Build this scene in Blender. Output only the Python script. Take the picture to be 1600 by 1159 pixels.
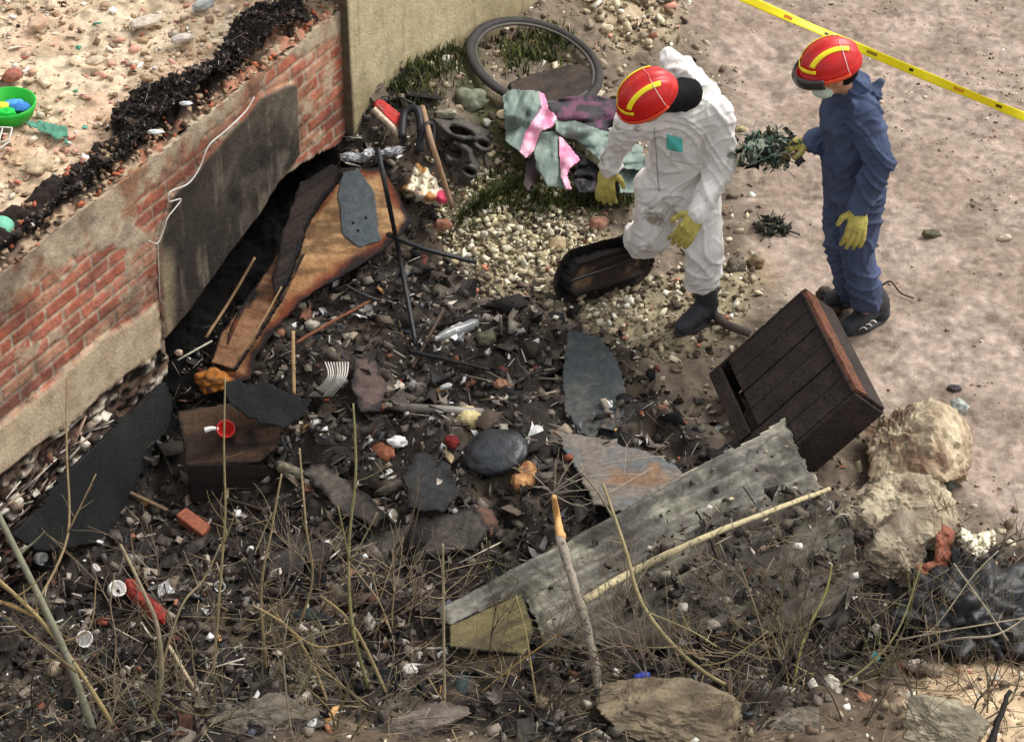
import bpy, bmesh, math, random
import numpy as np
from mathutils import Vector, Matrix, noise as mn
R = math.radians
random.seed(7); rng = np.random.default_rng(7)
for o in list(bpy.data.objects): bpy.data.objects.remove(o)
SC = bpy.context.scene; COL = SC.collection
# ------------------------------------------------------------------ camera
PITCH = R(38); DIST = 12.0; FOV = R(24)
CAM = Vector((0, -DIST*math.cos(PITCH), DIST*math.sin(PITCH)))
cd = bpy.data.cameras.new('camera'); cam = bpy.data.objects.new('camera', cd); COL.objects.link(cam)
cam.location = CAM; cam.rotation_euler = (math.pi/2-PITCH, 0, 0)
cd.sensor_width = 36; cd.angle = FOV; cd.clip_start = .1; cd.clip_end = 500
SC.camera = cam
SC.render.resolution_x = 1024; SC.render.resolution_y = 741
# ------------------------------------------------------------------ light
SUN_EL, SUN_AZ = R(52), R(62)     # azimuth measured from +Y towards +X
w = bpy.data.worlds.new('World'); SC.world = w; w.use_nodes = True
nt = w.node_tree; bg = nt.nodes['Background']
sky = nt.nodes.new('ShaderNodeTexSky'); sky.sky_type = 'NISHITA'; sky.sun_disc = False
sky.sun_elevation = SUN_EL; sky.sun_rotation = SUN_AZ; sky.dust_density = 4; sky.air_density = 1.2; sky.ozone_density = .6
hs = nt.nodes.new('ShaderNodeHueSaturation'); hs.inputs['Saturation'].default_value = .16
nt.links.new(sky.outputs[0], hs.inputs['Color']); nt.links.new(hs.outputs[0], bg.inputs[0]); bg.inputs[1].default_value = .15
sl = bpy.data.lights.new('sun', 'SUN'); sl.energy = .95; sl.angle = R(30); sl.color = (1, .965, .91)
so = bpy.data.objects.new('sun', sl); COL.objects.link(so)
sd = Vector((math.sin(SUN_AZ)*math.cos(SUN_EL), math.cos(SUN_AZ)*math.cos(SUN_EL), math.sin(SUN_EL)))
so.rotation_euler = sd.to_track_quat('Z', 'Y').to_euler(); so.location = sd*20
SC.view_settings.view_transform = 'Standard'; SC.view_settings.look = 'None'
SC.view_settings.gamma = 1; SC.view_settings.exposure = 0.70
# ------------------------------------------------------------------ helpers
F = 800/math.tan(FOV/2); CF = Vector((0, math.cos(PITCH), -math.sin(PITCH))); CU = Vector((0, math.sin(PITCH), math.cos(PITCH)))
def ray(px, py): return CF + Vector((1, 0, 0))*((px-800)/F) - CU*((py-579.5)/F)
def P(px, py, z=0.0):
    d = ray(px, py); return CAM + d*((z-CAM.z)/d.z)
def J(px, py, y):
    d = ray(px, py); return CAM + d*((y-CAM.y)/d.y)
def ONP(px, py, pl):
    n, q = pl; d = ray(px, py); return CAM + d*((q-CAM).dot(n)/d.dot(n))
def plane3(a, b, c):
    n = (b-a).cross(c-a).normalized()
    if n.dot(CAM-a) < 0: n = -n
    return (n, a)
def proj(x, y, z):
    rx = x-CAM.x; ry = y-CAM.y; rz = z-CAM.z
    dep = ry*CF.y+rz*CF.z
    return 800+F*rx/dep, 579.5-F*(ry*CU.y+rz*CU.z)/dep
def s2l(v):
    v = v/255.0; return v/12.92 if v <= .04045 else ((v+.055)/1.055)**2.4
def C(r, g, b): return (s2l(r), s2l(g), s2l(b))
def vn(x, y, seed=0):
    x = np.asarray(x, float); y = np.asarray(y, float)
    xi = np.floor(x); yi = np.floor(y); xf = x-xi; yf = y-yi
    def h(a, b):
        v = np.sin(a*127.1+b*311.7+seed*74.7)*43758.5453; return v-np.floor(v)
    u = xf*xf*(3-2*xf); v = yf*yf*(3-2*yf)
    return (h(xi, yi)*(1-u)+h(xi+1, yi)*u)*(1-v)+(h(xi, yi+1)*(1-u)+h(xi+1, yi+1)*u)*v
def fbm(x, y, seed=0, o=4, g=.5):
    t = 0; a = 1; s = 0
    for i in range(o):
        t = t+a*vn(x*2**i+i*17.3, y*2**i-i*9.1, seed+i); s += a; a *= g
    return t/s
def sst(a, b, x):
    t = np.clip((x-a)/(b-a), 0, 1); return t*t*(3-2*t)
def polyd(px, py, poly):                       # signed distance to polygon, inside positive
    px = np.asarray(px, float); py = np.asarray(py, float)
    ins = np.zeros(px.shape, bool); dm = np.full(px.shape, 1e9); n = len(poly)
    for i in range(n):
        x0, y0 = poly[i]; x1, y1 = poly[(i+1) % n]
        c = ((y0 > py) != (y1 > py)) & (px < (x1-x0)*(py-y0)/((y1-y0) if y1 != y0 else 1e-9)+x0)
        ins ^= c
        dx, dy = x1-x0, y1-y0; t = np.clip(((px-x0)*dx+(py-y0)*dy)/(dx*dx+dy*dy+1e-9), 0, 1)
        dm = np.minimum(dm, np.hypot(px-x0-t*dx, py-y0-t*dy))
    return np.where(ins, dm, -dm)
def link(o, parent=None):
    COL.objects.link(o)
    if parent: o.parent = parent; o.matrix_parent_inverse = Matrix.Translation(parent.location).inverted()
    return o
def tag(o, label=None, cat=None, group=None, kind=None):
    if label: o['label'] = label
    if cat: o['category'] = cat
    if group: o['group'] = group
    if kind: o['kind'] = kind
    return o
def thing(name, label, cat, loc=(0, 0, 0), group=None):
    o = bpy.data.objects.new(name, None); o.location = loc; o.empty_display_size = .1; COL.objects.link(o)
    return tag(o, label, cat, group)
def mesh(name, V, Fc, mat, parent=None, col=None, smooth=False, recenter=True):
    V = np.asarray(V, float)
    o_loc = Vector((0, 0, 0))
    if recenter and parent is None and len(V):
        c = (V.min(0)+V.max(0))/2; c[2] = V[:, 2].min(); V = V-c; o_loc = Vector(c)
    me = bpy.data.meshes.new(name)
    if isinstance(Fc, np.ndarray):
        me.vertices.add(len(V)); me.vertices.foreach_set('co', V.ravel())
        nf, k = Fc.shape
        me.loops.add(nf*k); me.loops.foreach_set('vertex_index', Fc.ravel().astype(np.int32))
        me.polygons.add(nf); me.polygons.foreach_set('loop_start', np.arange(0, nf*k, k, dtype=np.int32))
        me.polygons.foreach_set('loop_total', np.full(nf, k, dtype=np.int32)); me.update(calc_edges=True)
    else:
        me.from_pydata([tuple(v) for v in V], [], Fc); me.update()
    if col is not None:
        a = me.color_attributes.new('Col', 'FLOAT_COLOR', 'POINT')
        c4 = np.ones((len(V), 4)); c4[:, :3] = np.asarray(col)[..., :3]; a.data.foreach_set('color', c4.ravel())
    if smooth: me.polygons.foreach_set('use_smooth', np.ones(len(me.polygons), bool))
    me.materials.append(mat)
    o = bpy.data.objects.new(name, me); o.location = o_loc
    return link(o, parent)
_m = {}
def mat(name, col=None, rough=.85, var=.35, sc=6, bump=.3, bsc=25, spec=.3, metal=0, mix=None, trans=0, dist=.01):
    """procedural material; col=None reads the mesh's own colour attribute"""
    if name in _m: return _m[name]
    m = bpy.data.materials.new(name); m.use_nodes = True; nt = m.node_tree; L = nt.links; N = nt.nodes
    b = N['Principled BSDF']; b.inputs['Roughness'].default_value = rough; b.inputs['Metallic'].default_value = metal
    b.inputs['Specular IOR Level'].default_value = spec
    tc = N.new('ShaderNodeTexCoord')
    n1 = N.new('ShaderNodeTexNoise'); n1.inputs['Scale'].default_value = sc; n1.inputs['Detail'].default_value = 8; n1.inputs['Roughness'].default_value = .65
    n2 = N.new('ShaderNodeTexNoise'); n2.inputs['Scale'].default_value = bsc; n2.inputs['Detail'].default_value = 6
    L.new(tc.outputs['Object'], n1.inputs['Vector']); L.new(tc.outputs['Object'], n2.inputs['Vector'])
    mr = N.new('ShaderNodeMapRange'); mr.inputs['From Min'].default_value = .3; mr.inputs['From Max'].default_value = .7
    mr.inputs['To Min'].default_value = 1-var; mr.inputs['To Max'].default_value = 1+var*.7
    L.new(n1.outputs['Fac'], mr.inputs['Value'])
    if col is None:
        a = N.new('ShaderNodeVertexColor'); a.layer_name = 'Col'; src = a.outputs['Color']
    else:
        rgb = N.new('ShaderNodeRGB'); rgb.outputs[0].default_value = (*col, 1); src = rgb.outputs[0]
    if mix:
        cr = N.new('ShaderNodeMapRange'); cr.inputs['From Min'].default_value = mix[1]; cr.inputs['From Max'].default_value = mix[1]+.08
        L.new(n2.outputs['Fac'] if len(mix) < 3 else n1.outputs['Fac'], cr.inputs['Value'])
        mx = N.new('ShaderNodeMix'); mx.data_type = 'RGBA'; L.new(cr.outputs[0], mx.inputs['Factor'])
        L.new(src, mx.inputs[6]); mx.inputs[7].default_value = (*mix[0], 1); src = mx.outputs[2]
    vm = N.new('ShaderNodeVectorMath'); vm.operation = 'SCALE'; L.new(src, vm.inputs[0]); L.new(mr.outputs[0], vm.inputs['Scale'])
    L.new(vm.outputs[0], b.inputs['Base Color'])
    if bump:
        bp = N.new('ShaderNodeBump'); bp.inputs['Strength'].default_value = bump; bp.inputs['Distance'].default_value = dist
        L.new(n2.outputs['Fac'], bp.inputs['Height']); L.new(bp.outputs[0], b.inputs['Normal'])
    if trans: b.inputs['Transmission Weight'].default_value = trans
    _m[name] = m; return m
M_G = mat('earth_mixed', None, .95, .3, 22, .6, 70, .15)
M_W = mat('wall_mixed', None, .95, .22, 14, .5, 60, .15)
M_D = mat('debris_mixed', None, .85, .4, 30, .5, 80, .3)
M_DG = mat('debris_glossy', None, .38, .3, 20, .4, 60, .5)
# ------------------------------------------------------------------ zones (plan layout of the site)
wA = P(0, 425, 1.2); wB = P(520, 22, 1.2)
wd = Vector(((wB-wA).x, (wB-wA).y, 0)).normalized(); wn = Vector((wd.y, -wd.x, 0))
def wsd(x, y):
    rx = x-wA.x; ry = y-wA.y
    return rx*wd.x+ry*wd.y, rx*wn.x+ry*wn.y
WPL = (wn, wA)
def onwall(px, py, off=0):
    p = ONP(px, py, (wn, wA+wn*off)); s, d = wsd(p.x, p.y); return s, p.z
BURN = [(-100, 700), (240, 545), (330, 470), (430, 330), (520, 225), (600, 190), (650, 240), (700, 330), (700, 400), (760, 470), (870, 500), (990, 560), (1060, 640), (1110, 720), (1280, 790), (1400, 870), (1620, 850), (1640, 960), (1480, 1020), (1400, 1080), (1200, 1150), (1060, 1230), (760, 1200), (560, 1160), (380, 1240), (200, 1300), (-200, 1300)]
GRAV = [(690, 330), (800, 300), (930, 320), (960, 400), (1050, 440), (1180, 400), (1160, 520), (1060, 560), (980, 560), (880, 500), (760, 460), (700, 400)]
DIRT = [(1060, -400), (1060, 60), (1150, 150), (1160, 300), (1170, 420), (1240, 480), (1350, 640), (1420, 700), (1600, 830), (3000, 1400), (3000, -400)]
TOPR = [(800, -200), (1060, -200), (1050, 90), (960, 130), (900, 60), (830, 40)]
MOSS = [(600, 100), (700, 60), (730, 120), (760, 230), (830, 270), (1000, 300), (1000, 335), (830, 345), (740, 310), (700, 220), (640, 170)]
SAND = [(1480, 1010), (1640, 940), (1900, 900), (1900, 1400), (1420, 1300), (1400, 1100)]
def warp(px, py, a=22, s=0):
    return px+(fbm(px/60, py/60, 31+s)-.5)*2*a, py+(fbm(px/60, py/60, 47+s)-.5)*2*a
def zone(px, py, poly, soft=25, s=0):
    a, b = warp(px, py, 26, s); return sst(-soft, soft, polyd(a, b, poly))
def H(x, y):
    x = np.asarray(x, float); y = np.asarray(y, float)
    s, d = wsd(x, y); z = np.zeros(x.shape)
    z = z-.42*sst(1.5, .2, s)*sst(1.9, .3, d)*sst(-2.5, -.6, s)
    z = z+.30*np.exp(-((x+.66)**2+(y-1.85)**2)/.62)+.30*np.exp(-(np.maximum(d, 0)/.85)**2)*sst(1.7, 3.4, s)
    z = z+.16*np.exp(-((x-.9)**2/.9+(y+1.35)**2/.35))
    z = z+.10*np.exp(-((x+.0)**2/.8+(y+.5)**2/.5))
    z = z+.22*sst(-1.9, -2.9, y)
    px, py = proj(x, y, z*0)
    b = zone(px, py, BURN, 50); dd = zone(px, py, DIRT, 60, 5)
    rough = (1-dd)
    z = z+rough*((fbm(x*2.2, y*2.2, 3)-.5)*.16+(fbm(x*9, y*9, 5, 3)-.5)*.07)+b*(np.abs(fbm(x*16, y*16, 8, 3)-.5)*.08+(fbm(x*4.2, y*4.2, 9, 3)-.5)*.17*sst(.5, .9, d))
    z = z+dd*((fbm(x*1.5, y*1.5, 12)-.5)*.05+(fbm(x*30, y*30, 13, 3)-.5)*.014+(fbm(x*7, y*9, 14, 3)-.5)*.022)
    return z
def Hs(x, y): return float(H(np.array([x]), np.array([y]))[0])
def G(px, py, dz=0):
    z = 0
    for _ in range(5):
        p = P(px, py, z); z = Hs(p.x, p.y)
    return P(px, py, z+dz)
def lerp(a, b, t): return a*(1-t)+b*t
def pal(cols, n, r=rng):
    k = np.array([c[0] for c in cols]); k = k/k.sum(); C3 = np.array([C(*c[1]) for c in cols])
    i = r.choice(len(cols), n, p=k); c = C3[i]*(1+(r.random((n, 1))-.5)*.5)
    return np.clip(c, 0, 1)
# ------------------------------------------------------------------ ground: one sheet out to the horizon
def axis(lo, hi, step, far):
    a = list(np.arange(lo, hi+1e-6, step)); st = step
    e = a[-1]; out = []
    while e < far: st *= 1.5; e += st; out.append(e)
    st = step; e = a[0]; pre = []
    while e > -far: st *= 1.5; e -= st; pre.append(e)
    return np.array(pre[::-1]+a+out)
def gridfaces(nu, nv):
    i = np.arange((nu-1)*(nv-1)); r = i//(nu-1); c = i % (nu-1); a = r*nu+c
    return np.stack([a, a+1, a+nu+1, a+nu], 1)
gx = axis(-3.4, 3.5, .0125, 120); gy = axis(-3.0, 4.3, .0125, 120)
X, Y = np.meshgrid(gx, gy); X = X.ravel(); Y = Y.ravel(); Z = H(X, Y)
px, py = proj(X, Y, Z*0)
cd_ = np.array(C(164, 147, 133)); base = np.array(C(118, 105, 91))
col = np.tile(base, (len(X), 1))
def mixc(col, c, t): return col*(1-t[:, None])+np.array(c)*t[:, None]
n_a = fbm(X*3, Y*3, 21); n_b = fbm(X*25, Y*25, 22)
zd = zone(px, py, DIRT, 18, 5); zb = zone(px, py, BURN, 30); zg = zone(px, py, GRAV, 20, 2); zt = zone(px, py, TOPR, 20, 3); zm = zone(px, py, MOSS, 18, 4); zs = zone(px, py, SAND, 20, 6)
col = mixc(col, C(150, 138, 112), zg); col = mixc(col, C(176, 158, 132), zt)
col = mixc(col, C(98, 84, 70), sst(900, 1060, py)*(1-zs)*.8)
col = mixc(col, C(50, 45, 41), zb); col = mixc(col, C(112, 104, 95), zb*sst(.55, .75, fbm(X*6, Y*6, 324, 5, .6))*.6)
col = mixc(col, C(92, 80, 66), zb*sst(.56, .72, n_a)*.6)
col = mixc(col, C(58, 64, 36), zm*.85)
dcol = mixc(np.tile(cd_, (len(X), 1)), C(146, 129, 114), sst(.35, .65, n_a)); dcol = mixc(dcol, C(118, 103, 92), sst(.5, .72, fbm(X*7, Y*7, 24, 5, .6))*.6)
dcol = mixc(dcol, C(96, 84, 74), sst(.60, .72, fbm(X*13, Y*11, 124, 4, .6))*.5); dcol = mixc(dcol, C(184, 166, 148), sst(.64, .76, fbm(X*19, Y*17, 125, 4, .6))*.2)
dcol = mixc(dcol, C(150, 130, 96), sst(.4, .0, np.hypot((px-1180)/160, (py-430)/160))*.6)
col = mixc(col, (0, 0, 0), zd)+dcol*zd[:, None]
col = mixc(col, C(196, 172, 140), zs)
_s, _d = wsd(X, Y); col = mixc(col, C(16, 14, 13), sst(.42, .1, _d)*sst(.2, .5, _s)*sst(3.0, 2.5, _s))  # darkness of the wall opening painted onto the ground as near-black
col *= (.60+.8*n_b)[:, None]
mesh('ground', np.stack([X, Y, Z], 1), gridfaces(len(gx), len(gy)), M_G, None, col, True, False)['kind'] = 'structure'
# ------------------------------------------------------------------ upper terrace behind the wall
TH = .16
HEAP = [(-60, 480), (-10, 400), (75, 335), (120, 285), (190, 252), (185, 190), (222, 150), (300, 120), (350, 85), (368, 45), (430, 10), (470, 0), (480, 45), (440, 100), (405, 150), (350, 195), (300, 240), (250, 275), (205, 325), (135, 362), (60, 400), (0, 450)]
def HT(s, d):                                   # d = distance behind the wall face
    z = 1.17+.12*(fbm(s*1.3, d*1.3, 60)-.5)+(fbm(s*12, d*12, 62, 3)-.5)*.05
    x = wA.x+wd.x*s-wn.x*d; y = wA.y+wd.y*s-wn.y*d; px, py = proj(x, y, 1.25)
    px = px+(fbm(px/24, py/24, 65)-.5)*44; py = py+(fbm(px/24, py/24, 66)-.5)*34
    band = sst(-24, 12, np.maximum(polyd(px, py, HEAP), polyd(px-8, py-13, HEAP)))
    return z+band*(.05+.17*fbm(s*6, d*6, 64, 3)), band
ts = np.concatenate([np.arange(-9, -1.2, .3), np.arange(-1.2, 3.4, .0125)]); td = np.concatenate([np.arange(.03, 2.6, .0125), np.arange(2.7, 14, .4)])
S_, D_ = np.meshgrid(ts, td); S_ = S_.ravel(); D_ = D_.ravel(); Zt, band = HT(S_, D_)
Xt = wA.x+wd.x*S_-wn.x*D_; Yt = wA.y+wd.y*S_-wn.y*D_
na = fbm(Xt*3, Yt*3, 71); nb = fbm(Xt*28, Yt*28, 72)
tc_ = np.tile(np.array(C(214, 194, 164)), (len(Xt), 1)); tc_ = mixc(tc_, C(192, 156, 130), sst(.45, .68, na)*.7); tc_ = mixc(tc_, C(120, 104, 84), sst(.55, .75, fbm(Xt*14, Yt*14, 79))*.7); tc_ = mixc(tc_, C(150, 132, 104), sst(.45, .7, fbm(Xt*6, Yt*6, 73))*.5)
tc_ = mixc(tc_, C(34, 29, 27), sst(.12, .5, band+.6*(fbm(Xt*9, Yt*9, 75)-.5)))
tc_ *= (.78+.5*nb)[:, None]
mesh('terrace_ground', np.stack([Xt, Yt, Zt], 1), gridfaces(len(ts), len(td)), M_G, None, tc_, True, False)['kind'] = 'structure'
# ------------------------------------------------------------------ brick wall with soot-blackened plaster, openings and footing
PANEL = [(243, 378), (262, 310), (300, 268), (330, 232), (372, 185), (402, 150), (440, 135), (462, 128), (464, 240), (430, 285), (400, 335), (330, 430), (285, 490), (252, 526)]
VOID = [(252, 526), (285, 490), (330, 430), (400, 335), (430, 285), (470, 255), (530, 225), (560, 260), (560, 700), (262, 640)]
SKIRT = [(-400, 900), (-400, 1010), (0, 740), (244, 545), (244, 470), (150, 530), (60, 610), (0, 655)]
FOOT = [(-400, 1010), (0, 740), (244, 545), (262, 560), (262, 1200), (-400, 1300)]
BRK = [(-400, 620), (-400, 930), (0, 672), (60, 622), (130, 565), (242, 480), (240, 388), (190, 385), (120, 415), (60, 450), (0, 500)]
BRK3 = [(215, 350), (300, 262), (400, 150), (455, 95), (462, 128), (402, 150), (330, 232), (262, 310), (240, 378)]
BRK2 = [(462, 128), (478, 90), (536, 50), (540, 215), (500, 235), (464, 240)]
def K_(c, n): return np.tile(np.array(C(*c)), (n, 1))
def wallpart(name, keep, parent, s0, s1, z0, z1, st, off=0.0, thick=.03):
    a = np.arange(s0, s1, st); b = np.arange(z0, z1, st)
    S, Zz = np.meshgrid(a, b); S = S.ravel(); Zz = Zz.ravel()
    x = wA.x+wd.x*S; y = wA.y+wd.y*S
    px, py = proj(x, y, Zz); wx, wy = warp(px, py, 5, 9)
    top = 1.19+.05*(fbm(S*5, S*0, 81)-.5)+.03*(fbm(S*22, S*0, 82)-.5)
    dP = polyd(wx, wy, PANEL); dV = polyd(wx, wy, VOID); dS = polyd(wx, wy, SKIRT); dF = polyd(wx, wy, FOOT)
    dB = polyd(wx, wy, BRK); dB2 = np.maximum(polyd(wx, wy, BRK2), polyd(wx, wy, BRK3)-2)
    row = np.floor(Zz/.078); bl = .235; u = S/bl+.5*(row % 2); bi = np.floor(u); uf = (u-bi)*bl; vf = (Zz/.078-row)*.078
    edge = np.minimum(np.minimum(uf, bl-uf), np.minimum(vf, .078-vf))+(fbm(S*40, Zz*40, 90)-.5)*.012
    hsh = np.sin(bi*12.9898+row*78.233)*43758.5453; hsh = hsh-np.floor(hsh)
    isb = sst(.005, .010, edge)
    nz = fbm(S*4, Zz*5, 91); nf = fbm(S*30, Zz*30, 92)
    brick = np.where((hsh > .5)[:, None], np.array(C(160, 82, 62)), np.array(C(180, 102, 80)))
    brick = np.where((hsh > .82)[:, None], np.array(C(150, 78, 62)), brick); brick = np.where((hsh < .15)[:, None], np.array(C(182, 130, 104)), brick)
    mort = np.tile(np.array(C(178, 160, 138)), (len(S), 1))
    bc = mort*(1-isb[:, None])+brick*isb[:, None]
    plast = mixc(np.tile(np.array(C(176, 158, 134)), (len(S), 1)), C(150, 112, 88), sst(.45, .7, fbm(S*9, Zz*9, 94)))
    cover = sst(4, 18., -np.maximum(dB, dB2)+(nz-.5)*60+(hsh-.5)*14+(nf-.5)*20)
    cover = np.maximum(cover, sst(.56, .70, fbm(S*7+3, Zz*9, 97, 5, .6))*.8); cover = np.maximum(cover, .06+.22*fbm(S*25, Zz*25, 197))
    c = bc*(1-cover[:, None])+plast*cover[:, None]
    disp = isb*.007*(1-cover)+cover*.011+(nf-.5)*.006
    # soot
    pc = mixc(np.tile(np.array(C(116, 106, 94)), (len(S), 1)), C(52, 46, 42), sst(.36, .66, fbm(S*2.2+1, Zz*2.6, 95)+.22*sst(2.2, .9, S)-.05)*.92); pc = mixc(pc, C(150, 138, 118), sst(.5, .75, fbm(S*16, Zz*2.5, 96, 5, .6))*.45); pc = pc*.86; pc = mixc(pc, C(30, 27, 26), sst(.46, .68, fbm(S*5+3, Zz*4, 296, 5, .6))*.8); pc = mixc(pc, C(140, 128, 110), sst(.9, 2.3, S)*sst(.55, 1.1, Zz)*.45*fbm(S*6, Zz*6, 297))
    pc = mixc(pc, C(146, 130, 104), sst(26, 4, np.abs(px-250-8*(fbm(S, Zz*9, 99)-.5)))*sst(370, 420, py)*.8)
    t = sst(-2, 3, dP); c = c*(1-t[:, None])+pc*t[:, None]; disp = disp*(1-t)+t*(.020+.004*nf)
    rim = sst(30, 3, -dP)*(1-t)*.45*sst(.35, .6, fbm(S*8, Zz*8, 93)); c = mixc(c, C(70, 52, 44), rim); c = mixc(c, C(60, 50, 45), sst(.45, .70, fbm(S*2.5+7, Zz*4, 207, 5, .6))*.55*(1-t))
    t = sst(-3, 5, dS+(nf-.5)*8); sk = mixc(np.tile(np.array(C(196, 178, 150)), (len(S), 1)), C(160, 138, 112), fbm(S*10, Zz*10, 98)); c = c*(1-t[:, None])+sk*t[:, None]; disp = disp*(1-t)+t*.02
    t = sst(-3, 3, dF); f1 = fbm(S*9, Zz*16, 101); f2 = fbm(S*24, Zz*40, 103)
    fc = mixc(np.tile(np.array(C(96, 78, 66)), (len(S), 1)), C(196, 184, 166), sst(.5, .66, f1)); fc = mixc(fc, C(36, 30, 27), sst(.56, .42, f2)*.95)
    c = c*(1-t[:, None])+fc*t[:, None]; disp = disp*(1-t)+t*(-.05+.09*f1+.03*f2)
    k = dict(P=dP, V=dV, S=dS, F=dF)
    v = np.stack([x+wn.x*(disp+off), y+wn.y*(disp+off), np.minimum(Zz, top)], 1)
    fc_ = gridfaces(len(a), len(b))
    kp = keep(k, S, Zz, top, px, py); km = kp[fc_].sum(1) >= 3
    fc_ = fc_[km]; used = np.unique(fc_); re = np.full(len(S), -1); re[used] = np.arange(len(used))
    o = mesh(name, v[used], re[fc_], M_W, parent, (c*(.8+.4*nf[:, None]))[used], False)
    so_ = o.modifiers.new('thickness', 'SOLIDIFY'); so_.thickness = thick; so_.offset = -1
    return o
wl = thing('brick_wall', 'ruined red brick retaining wall with patchy plaster, soot-black panel and a hole at its foot', 'wall', tuple(wA*1.0))
wl.location.z = 0
wallpart('brick_face', lambda k, S, Zz, top, px, py: (k['V'] < 0) & (k['P'] < 1) & (k['F'] < 2) & (k['S'] < 2) & (Zz < top+.009), wl, -4.0, 2.72, -.1, 1.26, .009)
tag(wallpart('plaster_panel', lambda k, S, Zz, top, px, py: (k['P'] > -3) & (k['V'] < 0), wl, 0.2, 2.72, 0, 1.26, .009, .004), 'soot-blackened plaster panel')
wallpart('skirting', lambda k, S, Zz, top, px, py: (k['S'] > -3) & (k['V'] < 0), wl, -4.0, 2.0, -.5, .9, .010, .003)
tag(wallpart('footing', lambda k, S, Zz, top, px, py: (k['F'] > -3), wl, -4.0, 2.0, -1.1, .5, .010, -.02), 'crumbling pale stone footing')
_a = np.arange(-3, 2.74, .008); _b = np.arange(-.004, .26, .008); _S, _D = np.meshgrid(_a, _b); _S = _S.ravel(); _D = _D.ravel()
_z = 1.150+.075*fbm(_S*4, _D*6, 201)+.075*fbm(_S*16, _D*16, 202, 3)-.03*sst(.03, -.0, _D)
_v = np.stack([wA.x+wd.x*_S-wn.x*_D, wA.y+wd.y*_S-wn.y*_D, _z], 1)
_c = mixc(K_((168, 146, 120), len(_S)), C(168, 104, 80), sst(.55, .64, fbm(_S*7, _D*7, 203))*.7); _c = mixc(_c, C(96, 76, 62), sst(.5, .68, fbm(_S*13, _D*13, 204))*.7); _c = mixc(_c, C(44, 36, 32), sst(.05, .12, _D+.12*fbm(_S*6, _D*6, 205))*sst(2.3, 1.9, _S))
mesh('broken_coping', _v, gridfaces(len(_a), len(_b)), M_W, wl, _c*(.7+.6*fbm(_S*60, _D*60, 206))[:, None], False)
# back of the wall cavity
def quadbox(name, pts8, m, parent=None, label=None, cat=None):
    f = [(0, 1, 2, 3), (7, 6, 5, 4), (0, 4, 5, 1), (1, 5, 6, 2), (2, 6, 7, 3), (3, 7, 4, 0)]
    return tag(mesh(name, np.array([tuple(p) for p in pts8]), f, m, parent), label, cat)
M_VOIDDARK = mat('void_darkness', C(20, 17, 16), .95, .4, 8, .4, 30)  # darkness inside the hole, put into the lining's colour
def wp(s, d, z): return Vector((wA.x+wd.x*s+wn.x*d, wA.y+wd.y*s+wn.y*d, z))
quadbox('cavity_lining', [wp(.3, -.75, -.8), wp(3.1, -.75, -.8), wp(3.1, -.75, 1.1), wp(.3, -.75, 1.1), wp(.3, -.85, -.8), wp(3.1, -.85, -.8), wp(3.1, -.85, 1.1), wp(.3, -.85, 1.1)], M_VOIDDARK, wl)
# tall beige wall carrying on from the corner
bs, bz = onwall(533, 100); print('beige s', bs, bz)
def beige():
    a = np.arange(bs, 7.5, .012); b = np.arange(-.2, 2.3, .012)
    S, Zz = np.meshgrid(a, b); S = S.ravel(); Zz = Zz.ravel()
    n = fbm(S*3, Zz*2, 111); st = fbm(S*20, Zz*2.0, 112)
    c = mixc(np.tile(np.array(C(186, 172, 138)), (len(S), 1)), C(160, 146, 114), sst(.4, .7, n)); c = mixc(c, C(128, 112, 86), sst(.55, .8, st)*.5)
    c = mixc(c, C(116, 98, 72), sst(.55, .2, Zz)*.35*sst(.3, .6, n)); c = mixc(c, C(130, 96, 66), sst(2.4, 3.6, S-bs+.8*(n-.5))*.5)
    c = mixc(c, C(90, 78, 62), sst(.035, .0, S-bs+.03*(st-.5)))
    d = .05+.004*fbm(S*25, Zz*25, 113)
    v = np.stack([wA.x+wd.x*S+wn.x*d, wA.y+wd.y*S+wn.y*d, Zz], 1)
    o = mesh('rendered_wall', v, gridfaces(len(a), len(b)), M_W, None, c, True)
    m_ = o.modifiers.new('thickness', 'SOLIDIFY'); m_.thickness = .2; m_.offset = -1
    tag(o, 'tall smooth beige rendered wall beside the end of the brick wall', 'wall')
beige()

# ------------------------------------------------------------------ builders for objects
CUBE = np.array([(-1, -1, -1), (1, -1, -1), (1, 1, -1), (-1, 1, -1), (-1, -1, 1), (1, -1, 1), (1, 1, 1), (-1, 1, 1)])*.5
CUBEF = np.array([(0, 3, 2, 1), (4, 5, 6, 7), (0, 1, 5, 4), (1, 2, 6, 5), (2, 3, 7, 6), (3, 0, 4, 7)])
def _rock(flat=False):
    bm = bmesh.new(); bmesh.ops.create_cube(bm, size=1); bmesh.ops.subdivide_edges(bm, edges=bm.edges[:], cuts=1, use_grid_fill=True)
    v = np.array([x.co[:] for x in bm.verts]); v = v/np.linalg.norm(v, axis=1)[:, None]*.5*.6+v*.4
    if flat: v = np.array([x.co[:] for x in bm.verts])
    f = np.array([[q.index for q in p.verts] for p in bm.faces]); bm.free(); return v, f
ROCK, ROCKF = _rock(); SHT, _ = _rock(True)
SH = {'chunk': (CUBE, CUBEF, (1, .75, .5), .30), 'rock': (ROCK, ROCKF, (1, .8, .6), .16), 'plate': (CUBE, CUBEF, (1.2, .8, .07), .12), 'stick': (CUBE, CUBEF, (3.2, .13, .11), .05), 'flake': (CUBE, CUBEF, (1.1, .6, .03), .3), 'curl': (SHT, ROCKF, (1.3, .9, .035), .16)}
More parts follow.
